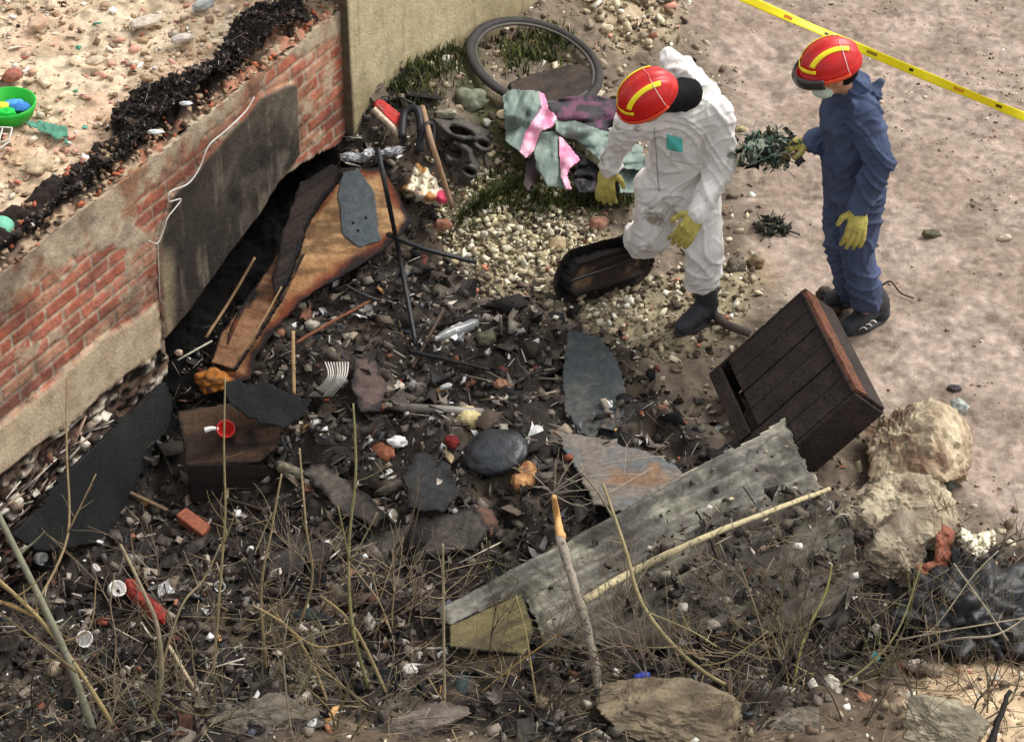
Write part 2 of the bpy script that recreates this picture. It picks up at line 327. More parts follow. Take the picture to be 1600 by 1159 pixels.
def rotm(yaw, tx, ty):
    cz, sz = np.cos(yaw), np.sin(yaw); cx, sx = np.cos(tx), np.sin(tx); cy, sy = np.cos(ty), np.sin(ty); n = len(yaw); z = np.zeros(n); o = np.ones(n)
    A = np.stack([cz, -sz, z, sz, cz, z, z, z, o], 1).reshape(n, 3, 3); B = np.stack([o, z, z, z, cx, -sx, z, sx, cx], 1).reshape(n, 3, 3); D = np.stack([cy, z, sy, z, o, z, -sy, z, cy], 1).reshape(n, 3, 3)
    return A @ B @ D
def frags(name, pos, size, kinds, cols, mt, tilt=.45, smooth=False, yaw=None):
    Vs, Fs, Cs = [], [], []; off = 0
    for k in set(kinds):
        m = kinds == k; n = int(m.sum()); T, TF, sc, jit = SH[k]
        v = np.tile(T, (n, 1, 1))+rng.normal(0, jit, (n, len(T), 3))*.5
        v = v*np.array(sc)*size[m][:, None, None]*(.7+.6*rng.random((n, 1, 3)))
        if k == 'curl':
            s1 = size[m][:, None]; q = rng.normal(0, .9, (n, 3, 1)); v[:, :, 2] += (q[:, 0]*v[:, :, 0]**2+q[:, 1]*v[:, :, 1]**2+q[:, 2]*v[:, :, 0]*v[:, :, 1])/s1+rng.normal(0, .05, (n, len(T)))*0
        rm = rotm(rng.random(n)*6.28 if yaw is None else rng.normal(yaw, .2, n), rng.normal(0, tilt, n), rng.normal(0, tilt, n))
        v = np.einsum('nij,nvj->nvi', rm, v)+pos[m][:, None, :]
        f = TF[None]+(np.arange(n)*len(T))[:, None, None]+off
        Vs.append(v.reshape(-1, 3)); Fs.append(f.reshape(-1, 4)); off += n*len(T)
        Cs.append(np.repeat(cols[m], len(T), 0))
    return mesh(name, np.concatenate(Vs), np.concatenate(Fs), mt, None, np.concatenate(Cs), smooth, False)
def scatter(n, wfun, x0=-3.2, x1=3.3, y0=-2.9, y1=4.1):
    x = rng.uniform(x0, x1, n); y = rng.uniform(y0, y1, n); px, py = proj(x, y, x*0)
    s, d = wsd(x, y)
    k = (rng.random(n) < wfun(px, py)) & (d > .04)
    return x[k], y[k], px[k], py[k]
def kindsel(n, spec):
    ks = [s[0] for s in spec]; p = np.array([s[1] for s in spec], float); return np.array(ks)[rng.choice(len(ks), n, p=p/p.sum())]
BURNP = [(14, (30, 28, 26)), (24, (54, 48, 44)), (24, (76, 69, 62)), (18, (104, 95, 85)), (10, (130, 119, 106)), (9, (174, 164, 150)), (5.0, (232, 229, 223)), (2.4, (122, 82, 64)), (1.5, (66, 70, 76)), (.8, (106, 56, 46)), (.4, (160, 122, 76))]
GRAVP = [(20, (206, 196, 168)), (20, (180, 166, 138)), (18, (150, 134, 110)), (14, (224, 218, 200)), (14, (110, 96, 80)), (8, (80, 68, 56)), (4, (176, 118, 92))]
TERP = [(18, (222, 206, 184)), (22, (206, 182, 152)), (16, (190, 160, 128)), (14, (170, 140, 112)), (8, (214, 160, 140)), (8, (150, 124, 98)), (4, (238, 234, 226)), (1, (90, 160, 130)), (1.5, (200, 100, 80))]
def stuff(o, label, cat): return tag(o, label, cat, kind='stuff')
def field(name, n, wf, lo, hi, spec, palette, mt=M_D, tilt=.45, dz=.3, label='', cat='debris', box=(-3.2, 3.3, -2.9, 4.1)):
    x, y, px, py = scatter(n, wf, *box); m = len(x); sz = lo*(hi/lo)**(rng.random(m)**1.8)
    z = H(x, y)+sz*dz*.6; cl_ = fbm(x*2.6, y*2.6, 300+len(name))
    cc_ = pal(palette, m)*(.75+.8*sst(.3, .72, cl_))[:, None] if palette is BURNP else pal(palette, m)
    if palette is BURNP:
        br = (cc_.mean(1) > .38) & (fbm(x*1.9, y*1.9, 411, 5, .6) < .53); cc_[br] *= .22
    return stuff(frags(name, np.stack([x, y, z], 1), sz, kindsel(m, spec), np.clip(cc_, 0, .9), mt, tilt), label, cat)
bw = lambda px, py: zone(px, py, BURN, 45)
gw = lambda px, py: zone(px, py, GRAV, 35, 2)
dw = lambda px, py: zone(px, py, DIRT, 30, 5)
field('burnt_debris', 42000, lambda a, b: bw(a, b), .008, .058, [('chunk', 5), ('plate', 3), ('flake', 4), ('curl', 5), ('stick', .8)], BURNP, M_D, .6, label='charred crumbs, flakes and lumps of burnt rubbish covering the pit floor')
field('ash_layers', 1500, lambda a, b: bw(a, b), .03, .10, [('plate', 1), ('curl', 6), ('flake', 2)], [(5, (34, 32, 31)), (4, (54, 50, 47)), (3, (78, 72, 66)), (1, (108, 98, 88)), (.3, (170, 160, 148)), (.5, (90, 62, 50)), (.4, (56, 66, 66))], M_D, .5, .5, label='overlapping scorched sheets and torn layers lying through the burnt rubbish')
field('charred_splinters', 5200, lambda a, b: bw(a, b), .015, .06, [('stick', 1)], [(5, (36, 33, 31)), (3, (74, 67, 60)), (2.4, (124, 113, 98)), (1.6, (190, 182, 164))], M_D, .35, .8, label='burnt splinters and thin sticks strewn through the charred rubbish')
field('shiny_scraps', 1500, lambda a, b: bw(a, b), .012, .05, [('flake', 3), ('curl', 2)], [(5, (26, 26, 28)), (2, (90, 92, 96)), (2.5, (216, 214, 210)), (.5, (150, 60, 40))], M_DG, .7, .9, label='glossy melted plastic and foil scraps among the ashes')
field('mixed_rubble', 15000, lambda a, b: np.clip(1-bw(a, b)-dw(a, b)-.7*zone(a, b, SAND, 30, 6), 0, 1), .010, .05, [('chunk', 6), ('rock', 2), ('plate', 3), ('flake', 2)], GRAVP+[(16, (90, 78, 64)), (20, (124, 106, 88))], M_D, .6, label='loose brown and grey rubble between the burnt area and the bare dirt')
def pile(a, b):                                    # the dense white heap of gravel
    a, b = warp(a, b, 24, 11); return sst(1.25, .5, np.hypot((a-800)/125, (b-382)/72))
field('white_gravel', 30000, pile, .006, .040, [('chunk', 7), ('rock', .6), ('plate', 4), ('flake', 2)], [(14, (226, 218, 190)), (12, (206, 194, 158)), (7, (176, 160, 126)), (3, (120, 106, 84)), (3, (96, 84, 66))], M_D, .7, .9, label='pale chips of broken concrete heaped below the grey tarpaulin', cat='gravel', box=(-1.2, 1.2, .2, 2.4))
field('stone_chippings', 13000, lambda a, b: gw(a, b)*.9, .008, .042, [('chunk', 6), ('rock', 1.5), ('plate', 2)], GRAVP+[(14, (70, 60, 50))], M_D, .6, .7, label='grey and cream stone chippings around the boots of the person in white', cat='gravel', box=(-1, 2, -.6, 2.4))
field('far_rubble', 4500, lambda a, b: zone(a, b, TOPR, 20, 3), .015, .07, [('chunk', 5), ('rock', 3), ('plate', 2)], GRAVP+[(20, (214, 200, 172)), (5, (206, 150, 128))], M_D, .6, .8, label='cream and pink building rubble beyond the bicycle tyre', cat='rubble', box=(-.4, 1.6, 2.4, 6))
field('dirt_grit', 8000, lambda a, b: dw(a, b)*(.12+.9*sst(.5, .72, fbm(a/70, b/50, 77))), .004, .022, [('rock', 4), ('flake', 2), ('chunk', 2)], [(5, (150, 128, 108)), (4, (112, 92, 76)), (3, (206, 190, 168)), (3, (176, 144, 124)), (1.5, (70, 58, 48)), (.8, (226, 220, 206))], M_D, .4, .2, label='small pebbles and leaf scraps on the trodden dirt', cat='grit', box=(.6, 3.5, -2.5, 4.3))
field('sand_grit', 2500, lambda a, b: zone(a, b, SAND, 20, 6), .006, .03, [('rock', 4), ('chunk', 2), ('flake', 1)], TERP, M_D, .4, .3, label='grit on the pale sandy bank at lower right', cat='grit', box=(1.2, 3.4, -3, -1.2))
def pitash(a, b): a, b = warp(a, b, 16, 12); return np.maximum(sst(1.3, .4, np.hypot((a-320)/62, (b-1012)/42)), .8*sst(1.3, .4, np.hypot((a-610)/45, (b-1022)/30)))
field('white_ash', 2600, pitash, .010, .040, [('chunk', 4), ('flake', 4), ('curl', 2)], [(6, (232, 230, 222)), (4, (196, 190, 176)), (3, (140, 130, 116)), (2, (60, 54, 48))], M_D, .8, .9, label='heap of white ash and broken crockery in the lower left', cat='ash', box=(-2.4, 0, -2.8, -1.2))
# terrace rubble
def tfield(name, n, dens, lo, hi, spec, palette, mt, tilt, label, dz=.3, dm=4.6):
    s = rng.uniform(-2.4, 3.6, n); d = rng.uniform(.02, dm, n)
    z, b = HT(s, d); k = rng.random(n) < dens(s, d, b); s, d, z = s[k], d[k], z[k]; m = len(s); sz = lo*(hi/lo)**(rng.random(m)**2)
    pos = np.stack([wA.x+wd.x*s-wn.x*d, wA.y+wd.y*s-wn.y*d, z+sz*dz], 1)
    return stuff(frags(name, pos, sz, kindsel(m, spec), pal(palette, m), mt, tilt), label, 'rubble')
tfield('terrace_rubble', 30000, lambda s, d, b: .9*(1-np.clip(b*1.8, 0, 1))*(.35+.65*sst(.4, .6, fbm(s*2, d*2, 140))), .006, .045, [('chunk', 6), ('rock', 1.2), ('plate', 5), ('flake', 3), ('stick', .9)], TERP, M_D, .35, 'pale chips, crumbs and brick dust on the upper terrace')
tfield('burnt_heap', 52000, lambda s, d, b: np.clip(b*1.5-.12, 0, 1), .004, .026, [('chunk', 4), ('flake', 5), ('curl', 4), ('stick', 5)], [(22, (24, 20, 18)), (24, (42, 34, 29)), (16, (66, 56, 50)), (10, (96, 82, 72)), (1.2, (190, 182, 170)), (1, (110, 60, 44))], M_D, .8, 'burnt black rubbish heaped along the top of the brick wall', .7, 1.0)
# wall-top crumbs: broken brick and mortar
s = rng.uniform(-2.2, 2.7, 2600); d = rng.uniform(0.0, .24, 2600); z = 1.19+.04*rng.random(2600); k = kindsel(2600, [('chunk', 5), ('plate', 2), ('rock', 2)])
stuff(frags('wall_top_crumbs', np.stack([wA.x+wd.x*s-wn.x*d, wA.y+wd.y*s-wn.y*d, z], 1), rng.uniform(.008, .032, 2600), k, pal([(5, (176, 150, 122)), (3, (150, 122, 96)), (2.6, (186, 104, 76)), (2, (90, 70, 58)), (1, (60, 48, 42))], 2600), M_D, .5), 'crumbled brick and mortar along the broken wall top', 'rubble')
# footing slivers, rubble at the corner
s = rng.uniform(-1.6, .5, 520); z = rng.uniform(-.42, .10, 520)
stuff(frags('footing_slivers', np.stack([wA.x+wd.x*s+wn.x*.045, wA.y+wd.y*s+wn.y*.045, z], 1), rng.uniform(.02, .07, 520), kindsel(520, [('stick', 5), ('plate', 2), ('chunk', 2)]), pal([(3, (206, 198, 182)), (4, (140, 120, 104)), (5, (66, 54, 48)), (2, (110, 76, 62))], 520), M_D, .3, False, math.atan2(wd.y, wd.x)), 'splintered pale laths and stone under the wall footing', 'rubble')

def ico(name, loc, size, cols, mt, rot=(0, 0, 0), amp=.22, sub=4, freq=1.6, seed=0, parent=None, flat=.0, label=None, cat=None, group=None, fine=.03, jag=0, crum=0):
    """irregular stone or lump; cols = (base, second)"""
    bm = bmesh.new(); bmesh.ops.create_icosphere(bm, subdivisions=sub, radius=1)
    ph = Vector((seed*3.7, seed*1.3, seed*7.1)); V = []; cc = []
    E = Matrix.Rotation(rot[2], 3, 'Z') @ Matrix.Rotation(rot[1], 3, 'Y') @ Matrix.Rotation(rot[0], 3, 'X')
    rq = random.Random(seed); cuts = [(Vector((rq.gauss(0, 1), rq.gauss(0, 1), rq.gauss(0, 1))).normalized(), rq.uniform(.52, .96)) for _ in range(10)]
    for v in bm.verts:
        c = v.co.normalized(); n = mn.fractal(c*freq+ph, .9, 2.1, 3); r_ = 1+amp*n+amp*.4*(abs(mn.noise(c*freq*1.7+ph*2)))+fine*mn.noise(c*freq*7+ph)
        if jag:
            r_ = min([1.25]+[dd/max(1e-3, c.dot(nn)) for nn, dd in cuts if c.dot(nn) > .05])*(1+amp*.5*n)
            r_ += jag*.22*mn.fractal(c*4.5+ph, .7, 2.2, 4)+jag*.10*mn.noise(c*22+ph)
        if crum:
            for o_, (fq, a_) in enumerate(((2.5, .5), (5.5, .3), (12, .16))): r_ += crum*a_*(abs(mn.noise(c*fq+ph*(o_+1)))*2.4-.5)
        q = c*r_
        for ax in range(3):
            if flat: q[ax] = math.copysign(min(abs(q[ax]), 1-flat), q[ax])
        V.append(tuple(E @ Vector((q.x*size[0], q.y*size[1], q.z*size[2]))+Vector(loc)))
        t = min(1, max(0, .5+1.1*mn.noise(c*2.6+ph)+.4*mn.noise(c*11+ph))); cc.append([lerp(cols[0][i], cols[1][i], t) for i in range(3)])
    Fc = [[x.index for x in f.verts] for f in bm.faces]; bm.free()
    o = mesh(name, V, Fc, mt, parent, cc, sub > 2 and not jag)
    return tag(o, label, cat, group)
def tube(pts, rad, n=8, cap=True):
    pts = [Vector(p) for p in pts]; V = []; Fc = []
    t0 = (pts[1]-pts[0]).normalized(); a = t0.orthogonal().normalized()
    for i, p in enumerate(pts):
        t = (pts[min(i+1, len(pts)-1)]-pts[max(i-1, 0)]).normalized(); a = (a-t*a.dot(t)).normalized(); b = t.cross(a)
        r = rad[i] if hasattr(rad, '__len__') else rad
        for k in range(n):
            an = 2*math.pi*k/n; V.append(tuple(p+a*math.cos(an)*r+b*math.sin(an)*r))
    for i in range(len(pts)-1):
        for k in range(n): Fc.append((i*n+k, i*n+(k+1) % n, (i+1)*n+(k+1) % n, (i+1)*n+k))
    if cap: Fc.append(tuple(range(n))[::-1]); Fc.append(tuple((len(pts)-1)*n+k for k in range(n)))
    return V, Fc
def smoothpath(pts, k=6):
    pts = [Vector(p) for p in pts]; out = []
    for i in range(len(pts)-1):
        p0 = pts[max(i-1, 0)]; p1 = pts[i]; p2 = pts[i+1]; p3 = pts[min(i+2, len(pts)-1)]
        for j in range(k):
            t = j/k; out.append(.5*((2*p1)+(p2-p0)*t+(2*p0-5*p1+4*p2-p3)*t*t+(3*p1-p0-3*p2+p3)*t**3))
    out.append(pts[-1]); return out
def rod(name, pts, r0, r1, mt, parent=None, wob=.0, k=6, n=8, label=None, cat=None, group=None):
    p = smoothpath(pts, k); m = len(p); rad = [lerp(r0, r1, i/(m-1))*(1+wob*(random.random()-.5)) for i in range(m)]
    if wob: p = [q+Vector((random.gauss(0, 1), random.gauss(0, 1), random.gauss(0, 1)))*r0*wob*.5 for q in p]
    V, Fc = tube(p, rad, n); return tag(mesh(name, V, Fc, mt, parent, None, True), label, cat, group)
def board(name, poly, pl, th, cf, mt=M_D, res=.008, bulge=None, rag=.01, parent=None, label=None, cat=None, group=None, uvec=None, off=0):
    """flat or bent sheet with real thickness; outline polygon lies in its own tilted plane"""
    n, q = pl; pts = [ONP(a, b, (n, q+n*off)) for a, b in poly]; o0 = pts[0]
    U = (pts[1]-pts[0]).normalized() if uvec is None else (uvec-n*uvec.dot(n)).normalized(); V_ = n.cross(U)
    uv = [((p-o0).dot(U), (p-o0).dot(V_)) for p in pts]
    us = [a for a, b in uv]; vs = [b for a, b in uv]
    a = np.arange(min(us)-res, max(us)+res*2, res); b = np.arange(min(vs)-res, max(vs)+res*2, res)
    A, B = np.meshgrid(a, b); A = A.ravel(); B = B.ravel()
    sd_ = abs(hash(name)) % 1 ; sdd = sum(map(ord, name)) % 50
    d = polyd(A, B, uv)+(fbm(A*18, B*18, sdd)-.5)*2*rag
    h = bulge(A, B, d) if bulge else A*0
    N0, O0, U0, V0 = (np.array(t[:]) for t in (n, o0, U, V_))
    v = O0+A[:, None]*U0+B[:, None]*V0+h[:, None]*N0
    f = gridfaces(len(a), len(b)); km = (d > 0)[f].sum(1) >= 3; f = f[km]; used = np.unique(f); re = np.full(len(A), -1); re[used] = np.arange(len(used))
    c = cf(A, B, d)
    o = mesh(name, v[used], re[f], mt, parent, c[used], bulge is not None)
    sm_ = o.modifiers.new('thickness', 'SOLIDIFY'); sm_.thickness = th; sm_.offset = -1
    return tag(o, label, cat, group)
def K(c, n): return np.tile(np.array(C(*c)), (n, 1))
def woodcol(c1, c2, char=(24, 21, 20), ce=.03, gr=(3, 50), cn=.0):
    def f(A, B, d):
        g = fbm(A*gr[0], B*gr[1], 5); c = mixc(K(c1, len(A)), C(*c2), sst(.3, .7, g))
        t = sst(ce, 0, d+(fbm(A*14, B*14, 9)-.5)*ce*1.6)
        c = mixc(c, C(*char), t)
        if cn: c = mixc(c, C(*char), sst(1-cn-.06, 1-cn+.06, fbm(A*5, B*5, 33)+.12))
        return c*(.8+.4*fbm(A*60, B*60, 7))[:, None]
    return f
def cloth(name, poly, hf, cf, mt, parent=None, step=1.5, edge=22, th=.004, label=None, cat=None, rag=1.6, rel=True):
    xs = [a for a, b in poly]; ys = [b for a, b in poly]
    a = np.arange(min(xs)-4, max(xs)+4, step); b = np.arange(min(ys)-4, max(ys)+4, step)
    A, B = np.meshgrid(a, b); A = A.ravel(); B = B.ravel()
    d = polyd(A, B, poly)+(fbm(A/9, B/9, 3)-.5)*rag
    dx = (A-800)/F; dv = -(B-579.5)/F
    dy = CF.y+dv*CU.y; dz = CF.z+dv*CU.z
    hh = hf(A, B, d); g = np.zeros(A.shape)
    if rel:
        for _ in range(4):
            t = (g+hh*.5-CAM.z)/dz; g = H(dx*t, CAM.y+dy*t)
        k7 = np.ones(9)/9; g2 = g.reshape(len(b), len(a)); g2 = np.apply_along_axis(lambda r_: np.convolve(np.pad(r_, 4, 'edge'), k7, 'valid'), 0, g2); g2 = np.apply_along_axis(lambda r_: np.convolve(np.pad(r_, 4, 'edge'), k7, 'valid'), 1, g2); g = g2.ravel()
    z = hh+g
    t = (z-CAM.z)/dz; v = np.stack([dx*t, CAM.y+dy*t, z], 1)
    f = gridfaces(len(a), len(b)); km = (d > 0)[f].sum(1) >= 3; f = f[km]; used = np.unique(f); re = np.full(len(A), -1); re[used] = np.arange(len(used))
    o = mesh(name, v[used], re[f], mt, parent, cf(A, B, d)[used], True)
    s_ = o.modifiers.new('thickness', 'SOLIDIFY'); s_.thickness = th; s_.offset = -1
    return tag(o, label, cat)
def boxo(name, c, size, rot, col, mt=M_D, parent=None, jit=.04, bev=.004, label=None, cat=None, group=None, seed=0):
    """bevelled, slightly irregular block with worn faces"""
    bm = bmesh.new(); bmesh.ops.create_cube(bm, size=1); rr = random.Random(seed+int(c[0]*1000))
    for v in bm.verts: v.co = Vector([v.co[i]*size[i]*(1+rr.uniform(-jit, jit)*2) for i in range(3)])
    bmesh.ops.bevel(bm, geom=bm.edges[:], offset=bev, segments=2, affect='EDGES')
    E = Matrix.Rotation(rot[2], 3, 'Z') @ Matrix.Rotation(rot[1], 3, 'Y') @ Matrix.Rotation(rot[0], 3, 'X')
    V = [tuple(E @ v.co+Vector(c)) for v in bm.verts]; Fc = [[x.index for x in f.verts] for f in bm.faces]; bm.free()
    return tag(mesh(name, V, Fc, mt, parent, np.tile(np.array(C(*col)), (len(V), 1)), False), label, cat, group)
def lathe(prof, n=24):
    V = []; Fc = []
    for r, z in prof:
        for k in range(n): V.append((r*math.cos(2*math.pi*k/n), r*math.sin(2*math.pi*k/n), z))
    for i in range(len(prof)-1):
        for k in range(n): Fc.append((i*n+k, i*n+(k+1) % n, (i+1)*n+(k+1) % n, (i+1)*n+k))
    return V, Fc
def placed(V, loc, rot, sc=1):
    E = Matrix.Rotation(rot[2], 3, 'Z') @ Matrix.Rotation(rot[1], 3, 'Y') @ Matrix.Rotation(rot[0], 3, 'X')
    return [tuple(E @ (Vector(v)*sc)+Vector(loc)) for v in V]
def turned(name, prof, loc, rot, mt, parent=None, label=None, cat=None, n=24, group=None, dent=0):
    V, Fc = lathe(prof, n)
    if dent: V = [tuple(Vector(v)*(1+dent*mn.noise(Vector(v)*18+Vector(loc)))) for v in V]
    return tag(mesh(name, placed(V, loc, rot), Fc, mt, parent, None, True), label, cat, group)
# ------------------------------------------------------------------ materials of single things
M_BLKMET = mat('black_iron', C(30, 30, 32), .5, .5, 20, .3, 60, .4)
M_RUB = mat('grey_rubber', C(54, 51, 49), .75, .3, 12, .25, 60, .3)
M_DRYWOOD = mat('dry_wood', C(160, 132, 96), .85, .4, 14, .4, 90, .2)
M_PALE = mat('peeled_stick', C(190, 176, 138), .8, .3, 10, .3, 60, .2, mix=(C(120, 112, 96), .55))
M_GREYPOST = mat('weathered_post', C(150, 140, 126), .85, .3, 8, .4, 60, .2, mix=(C(96, 88, 76), .56))
M_WHT = mat('white_plastic', C(226, 224, 218), .5, .2, 10, .15, 40, .4)
M_REDP = mat('red_plastic', C(168, 36, 28), .5, .35, 12, .15, 40, .4)
M_ORG = mat('orange_clay', C(186, 104, 74), .85, .35, 18, .5, 60, .2)
M_BAG = mat('black_film', C(14, 15, 16), .5, .3, 12, .5, 22, .5)
M_BLUE = mat('blue_plastic', C(70, 90, 190), .5, .2, 10, .1, 40, .4)
M_TEAL = mat('teal_plastic', C(110, 180, 150), .6, .25, 12, .2, 40, .3)
M_WIRE = mat('pale_wire', C(190, 186, 176), .6, .2, 10, 0, 10, .4)
def up(p, dz): return p+Vector((0, 0, dz))
def rodpx(name, pts, r0, r1, mt, parent=None, wob=0, label=None, cat=None, group=None, n=8):
    """pts: (px, py, height above the ground there)"""
    return rod(name, [G(a, b, h) if not ab else P(a, b, h) for a, b, h, *ab in pts], r0, r1, mt, parent, wob, 6, n, label, cat, group)
# ---- furniture panel leaning in the corner
pl = plane3(G(372, 592, .04), P(556, 264, .50), P(642, 345, .27))
fp = thing('furniture_panel', 'large orange wooden furniture panel with scorched edges leaning below the blackened plaster', 'wood panel', tuple(G(470, 480)))
def fpc(A, B, d):
    c = mixc(K((180, 142, 98), len(A)), C(150, 108, 70), sst(.35, .7, fbm(A*3, B*9, 5))); c = mixc(c, C(196, 164, 124), sst(.5, .8, fbm(A*2, B*2, 15)))
    t = sst(.085, .02, d+(fbm(A*7, B*7, 9)-.5)*.08); c = mixc(c, C(84, 58, 40), sst(.48, .66, fbm(A*4, B*16, 45, 5, .6))*.7); c = mixc(c, C(112, 54, 30), t); c = mixc(c, C(26, 22, 21), sst(.05, .0, d+(fbm(A*9, B*9, 19)-.5)*.07))
    return c*(.82+.36*fbm(A*12, B*90, 7))[:, None]
board('panel_board', [(532, 262), (600, 262), (645, 345), (604, 388), (545, 424), (470, 470), (436, 508), (402, 556), (392, 592), (362, 602), (345, 578), (362, 505), (398, 450), (440, 390), (480, 330)], pl, .022, fpc, M_D, .006, None, .012, fp)
board('veneer_patch', [(533, 272), (560, 262), (585, 300), (594, 376), (560, 388), (536, 366), (528, 310)], pl, .004, lambda A, B, d: mixc(K((74, 82, 86), len(A)), C(96, 102, 102), fbm(A*9, B*9, 3)), M_D, .005, None, .010, fp, off=.006, label='blue-grey unburnt veneer patch')
for a, b in ((552, 348), (560, 360), (572, 340)): ico('screw_hole', ONP(a, b, (pl[0], pl[1]+pl[0]*.008)), (.008, .008, .004), (C(10, 10, 10), C(20, 18, 18)), M_D, sub=2, parent=fp)
pl2 = plane3(G(345, 575, .06), P(470, 396, .34), P(432, 480, .2))
board('wood_plank', [(440, 385), (476, 392), (438, 470), (366, 580), (330, 566), (345, 520), (395, 455)], pl2, .02, woodcol((150, 112, 82), (112, 76, 54), ce=.02, cn=.18), M_D, .006, None, .006, label='brown splintered plank leaning alongside the orange furniture panel', cat='plank', off=.03)
board('charred_plank', [(470, 285), (520, 255), (534, 268), (482, 340), (452, 430), (430, 470), (424, 440), (442, 360)], pl2, .03, woodcol((40, 34, 32), (62, 50, 44), ce=.02), M_D, .007, None, .012, label='black burnt plank lying on the left edge of the orange furniture panel', cat='plank', off=.07)
rodpx('batten', [(322, 527, .22), (362, 465, .34), (398, 403, .5)], .008, .007, M_DRYWOOD, wob=.1, label='pale thin batten leaning over the dark hole under the plaster panel', cat='batten')
rodpx('batten', [(372, 560, .2), (405, 510, .27), (440, 448, .36)], .005, .004, M_DRYWOOD, wob=.1, label='thin pale strip lying on the brown splintered plank', cat='batten')
rodpx('batten', [(458, 518, .16), (458, 560, .09), (459, 616, .02)], .010, .010, M_DRYWOOD, wob=.08, label='short upright tan stick below the tip of the orange furniture panel', cat='batten')
rodpx('batten', [(462, 536, .05), (520, 502, .08), (582, 468, .06)], .009, .007, mat('rust_wood', C(128, 80, 58), .85, .35, 14, .4, 60), wob=.1, label='reddish brown batten below the orange furniture panel', cat='batten')
ico('foam_lump', G(336, 594, .07), (.09, .07, .05), (C(176, 110, 44), C(70, 44, 26)), M_D, amp=.35, seed=4, label='lump of amber foam at the foot of the furniture panel', cat='foam lump')
ft = thing('iron_post', 'black iron post with a crossbar standing in front of the orange furniture panel', 'metal frame', tuple(G(650, 535)))
rodpx('upright', [(590, 232, .42), (606, 310, .33), (624, 400, .2), (650, 540, .0)], .017, .014, M_BLKMET, ft, n=4)
rodpx('crossbar', [(606, 366, .30), (660, 388, .16), (744, 410, .06)], .013, .012, M_BLKMET, ft, n=4)
rodpx('metal_bar', [(540, 446, .12), (562, 458, .08), (592, 470, .05)], .010, .009, M_BLKMET, n=6, label='short dark bar sticking out under the lower edge of the furniture panel', cat='bar')
rodpx('metal_bar', [(638, 548, .05), (700, 562, .06), (764, 578, .05)], .012, .008, M_BLKMET, n=6, wob=.2, label='long dark bar lying below the clear bottle', cat='bar')
# ---- pit under the wall
pl = plane3(P(262, 598, .03), P(40, 822, .03), P(240, 790, -.50))
board('black_board', [(262, 596), (274, 640), (270, 745), (236, 806), (150, 850), (60, 862), (22, 838), (100, 745), (190, 655)], pl, .02, woodcol((36, 38, 36), (26, 27, 27), char=(14, 13, 13), ce=.02, gr=(3, 8)), M_D, .008, lambda A, B, d: .02*(fbm(A*2, B*2, 3)-.5), .014, label='large smooth black board leaning against the wall footing', cat='board')
pl = plane3(G(275, 622, .2), G(470, 640, .16), G(400, 722, .12))
dr = thing('drawer_box', 'dark brown burnt drawer lying beside the leaning black board', 'drawer', tuple(G(360, 680)))
board('front', [(276, 640), (375, 628), (452, 640), (432, 700), (402, 724), (290, 728)], pl, .03, woodcol((84, 64, 50), (52, 40, 33), ce=.02, gr=(2, 30), cn=.15), M_D, .007, None, .008, dr)
pl3 = plane3(G(280, 728, .14), G(402, 722, .12), G(400, 760, .0))
board('side', [(290, 728), (402, 724), (440, 744), (420, 790), (300, 790)], pl3, .02, woodcol((44, 36, 32), (30, 26, 24), ce=.02), M_D, .008, None, .012, dr)
board('black_sheet', [(352, 594), (420, 600), (486, 624), (470, 652), (440, 668), (390, 652), (356, 628)], plane3(G(352, 594, .27), G(486, 624, .2), G(420, 668, .22)), .006, lambda A, B, d: K((22, 24, 25), len(A))*(.8+.5*fbm(A*12, B*12, 2))[:, None], M_D, .008, lambda A, B, d: .04*(fbm(A*6, B*6, 8)-.5), .02, label='crumpled black sheet between the drawer and the tan stick', cat='sheet')
pot = thing('red_pot', 'small red pot with a white handle lying in front of the burnt drawer', 'pot', tuple(G(352, 672, .16)))
pc_ = G(352, 672, .19)
turned('bowl', [(.0, -.05), (.028, -.045), (.042, 0), (.045, .025), (.041, .025), (.036, 0), (.0, -.035)], pc_, (R(35), 0, R(20)), M_REDP, pot)
rod('handle', [pc_+Vector((-.03, -.01, .015)), pc_+Vector((-.06, -.01, .02)), pc_+Vector((-.095, -.015, .012))], .006, .015, M_WHT, pot)
boxo('brick_fragment', G(304, 818, .04), (.17, .07, .06), (R(15), R(10), R(-38)), (150, 90, 68), M_D, jit=.05, label='bright orange hollow brick piece with pale end left of the tall stems', cat='brick piece')
rg = cloth('red_rag', [(196, 905), (215, 903), (232, 930), (262, 955), (258, 976), (238, 970), (222, 950), (198, 930)], lambda A, B, d: .03+.02*sst(0, 8, d)+.035*fbm(A/9, B/12, 2), lambda A, B, d: mixc(K((126, 26, 26), len(A)), C(146, 58, 46), sst(.4, .6, fbm(A/14, B/14, 6))), M_D, label='crumpled bright red rag in the black rubbish at lower left', cat='rag')
for (a, b, r_, rot, lb) in ((130, 998, .036, (R(50), 0, R(30)), 'white cup lying on its side at lower left below the red rag'), (180, 922, .038, (R(20), R(30), 0), 'cream round lid just left of the red rag'), (62, 872, .03, (R(80), 0, R(60)), 'white tube on the black rubbish at the left edge'), (343, 915, .024, (R(60), 0, R(10)), 'small white pot right of the red rag')):
    turned('cup', [(0, -r_*.8), (r_*.8, -r_*.8), (r_, 0), (r_*1.1, r_*.8), (r_*.95, r_*.8), (r_*.8, -r_*.5), (0, -r_*.5)], G(a, b, .04), rot, M_WHT, label=lb, cat='cup', dent=.15)
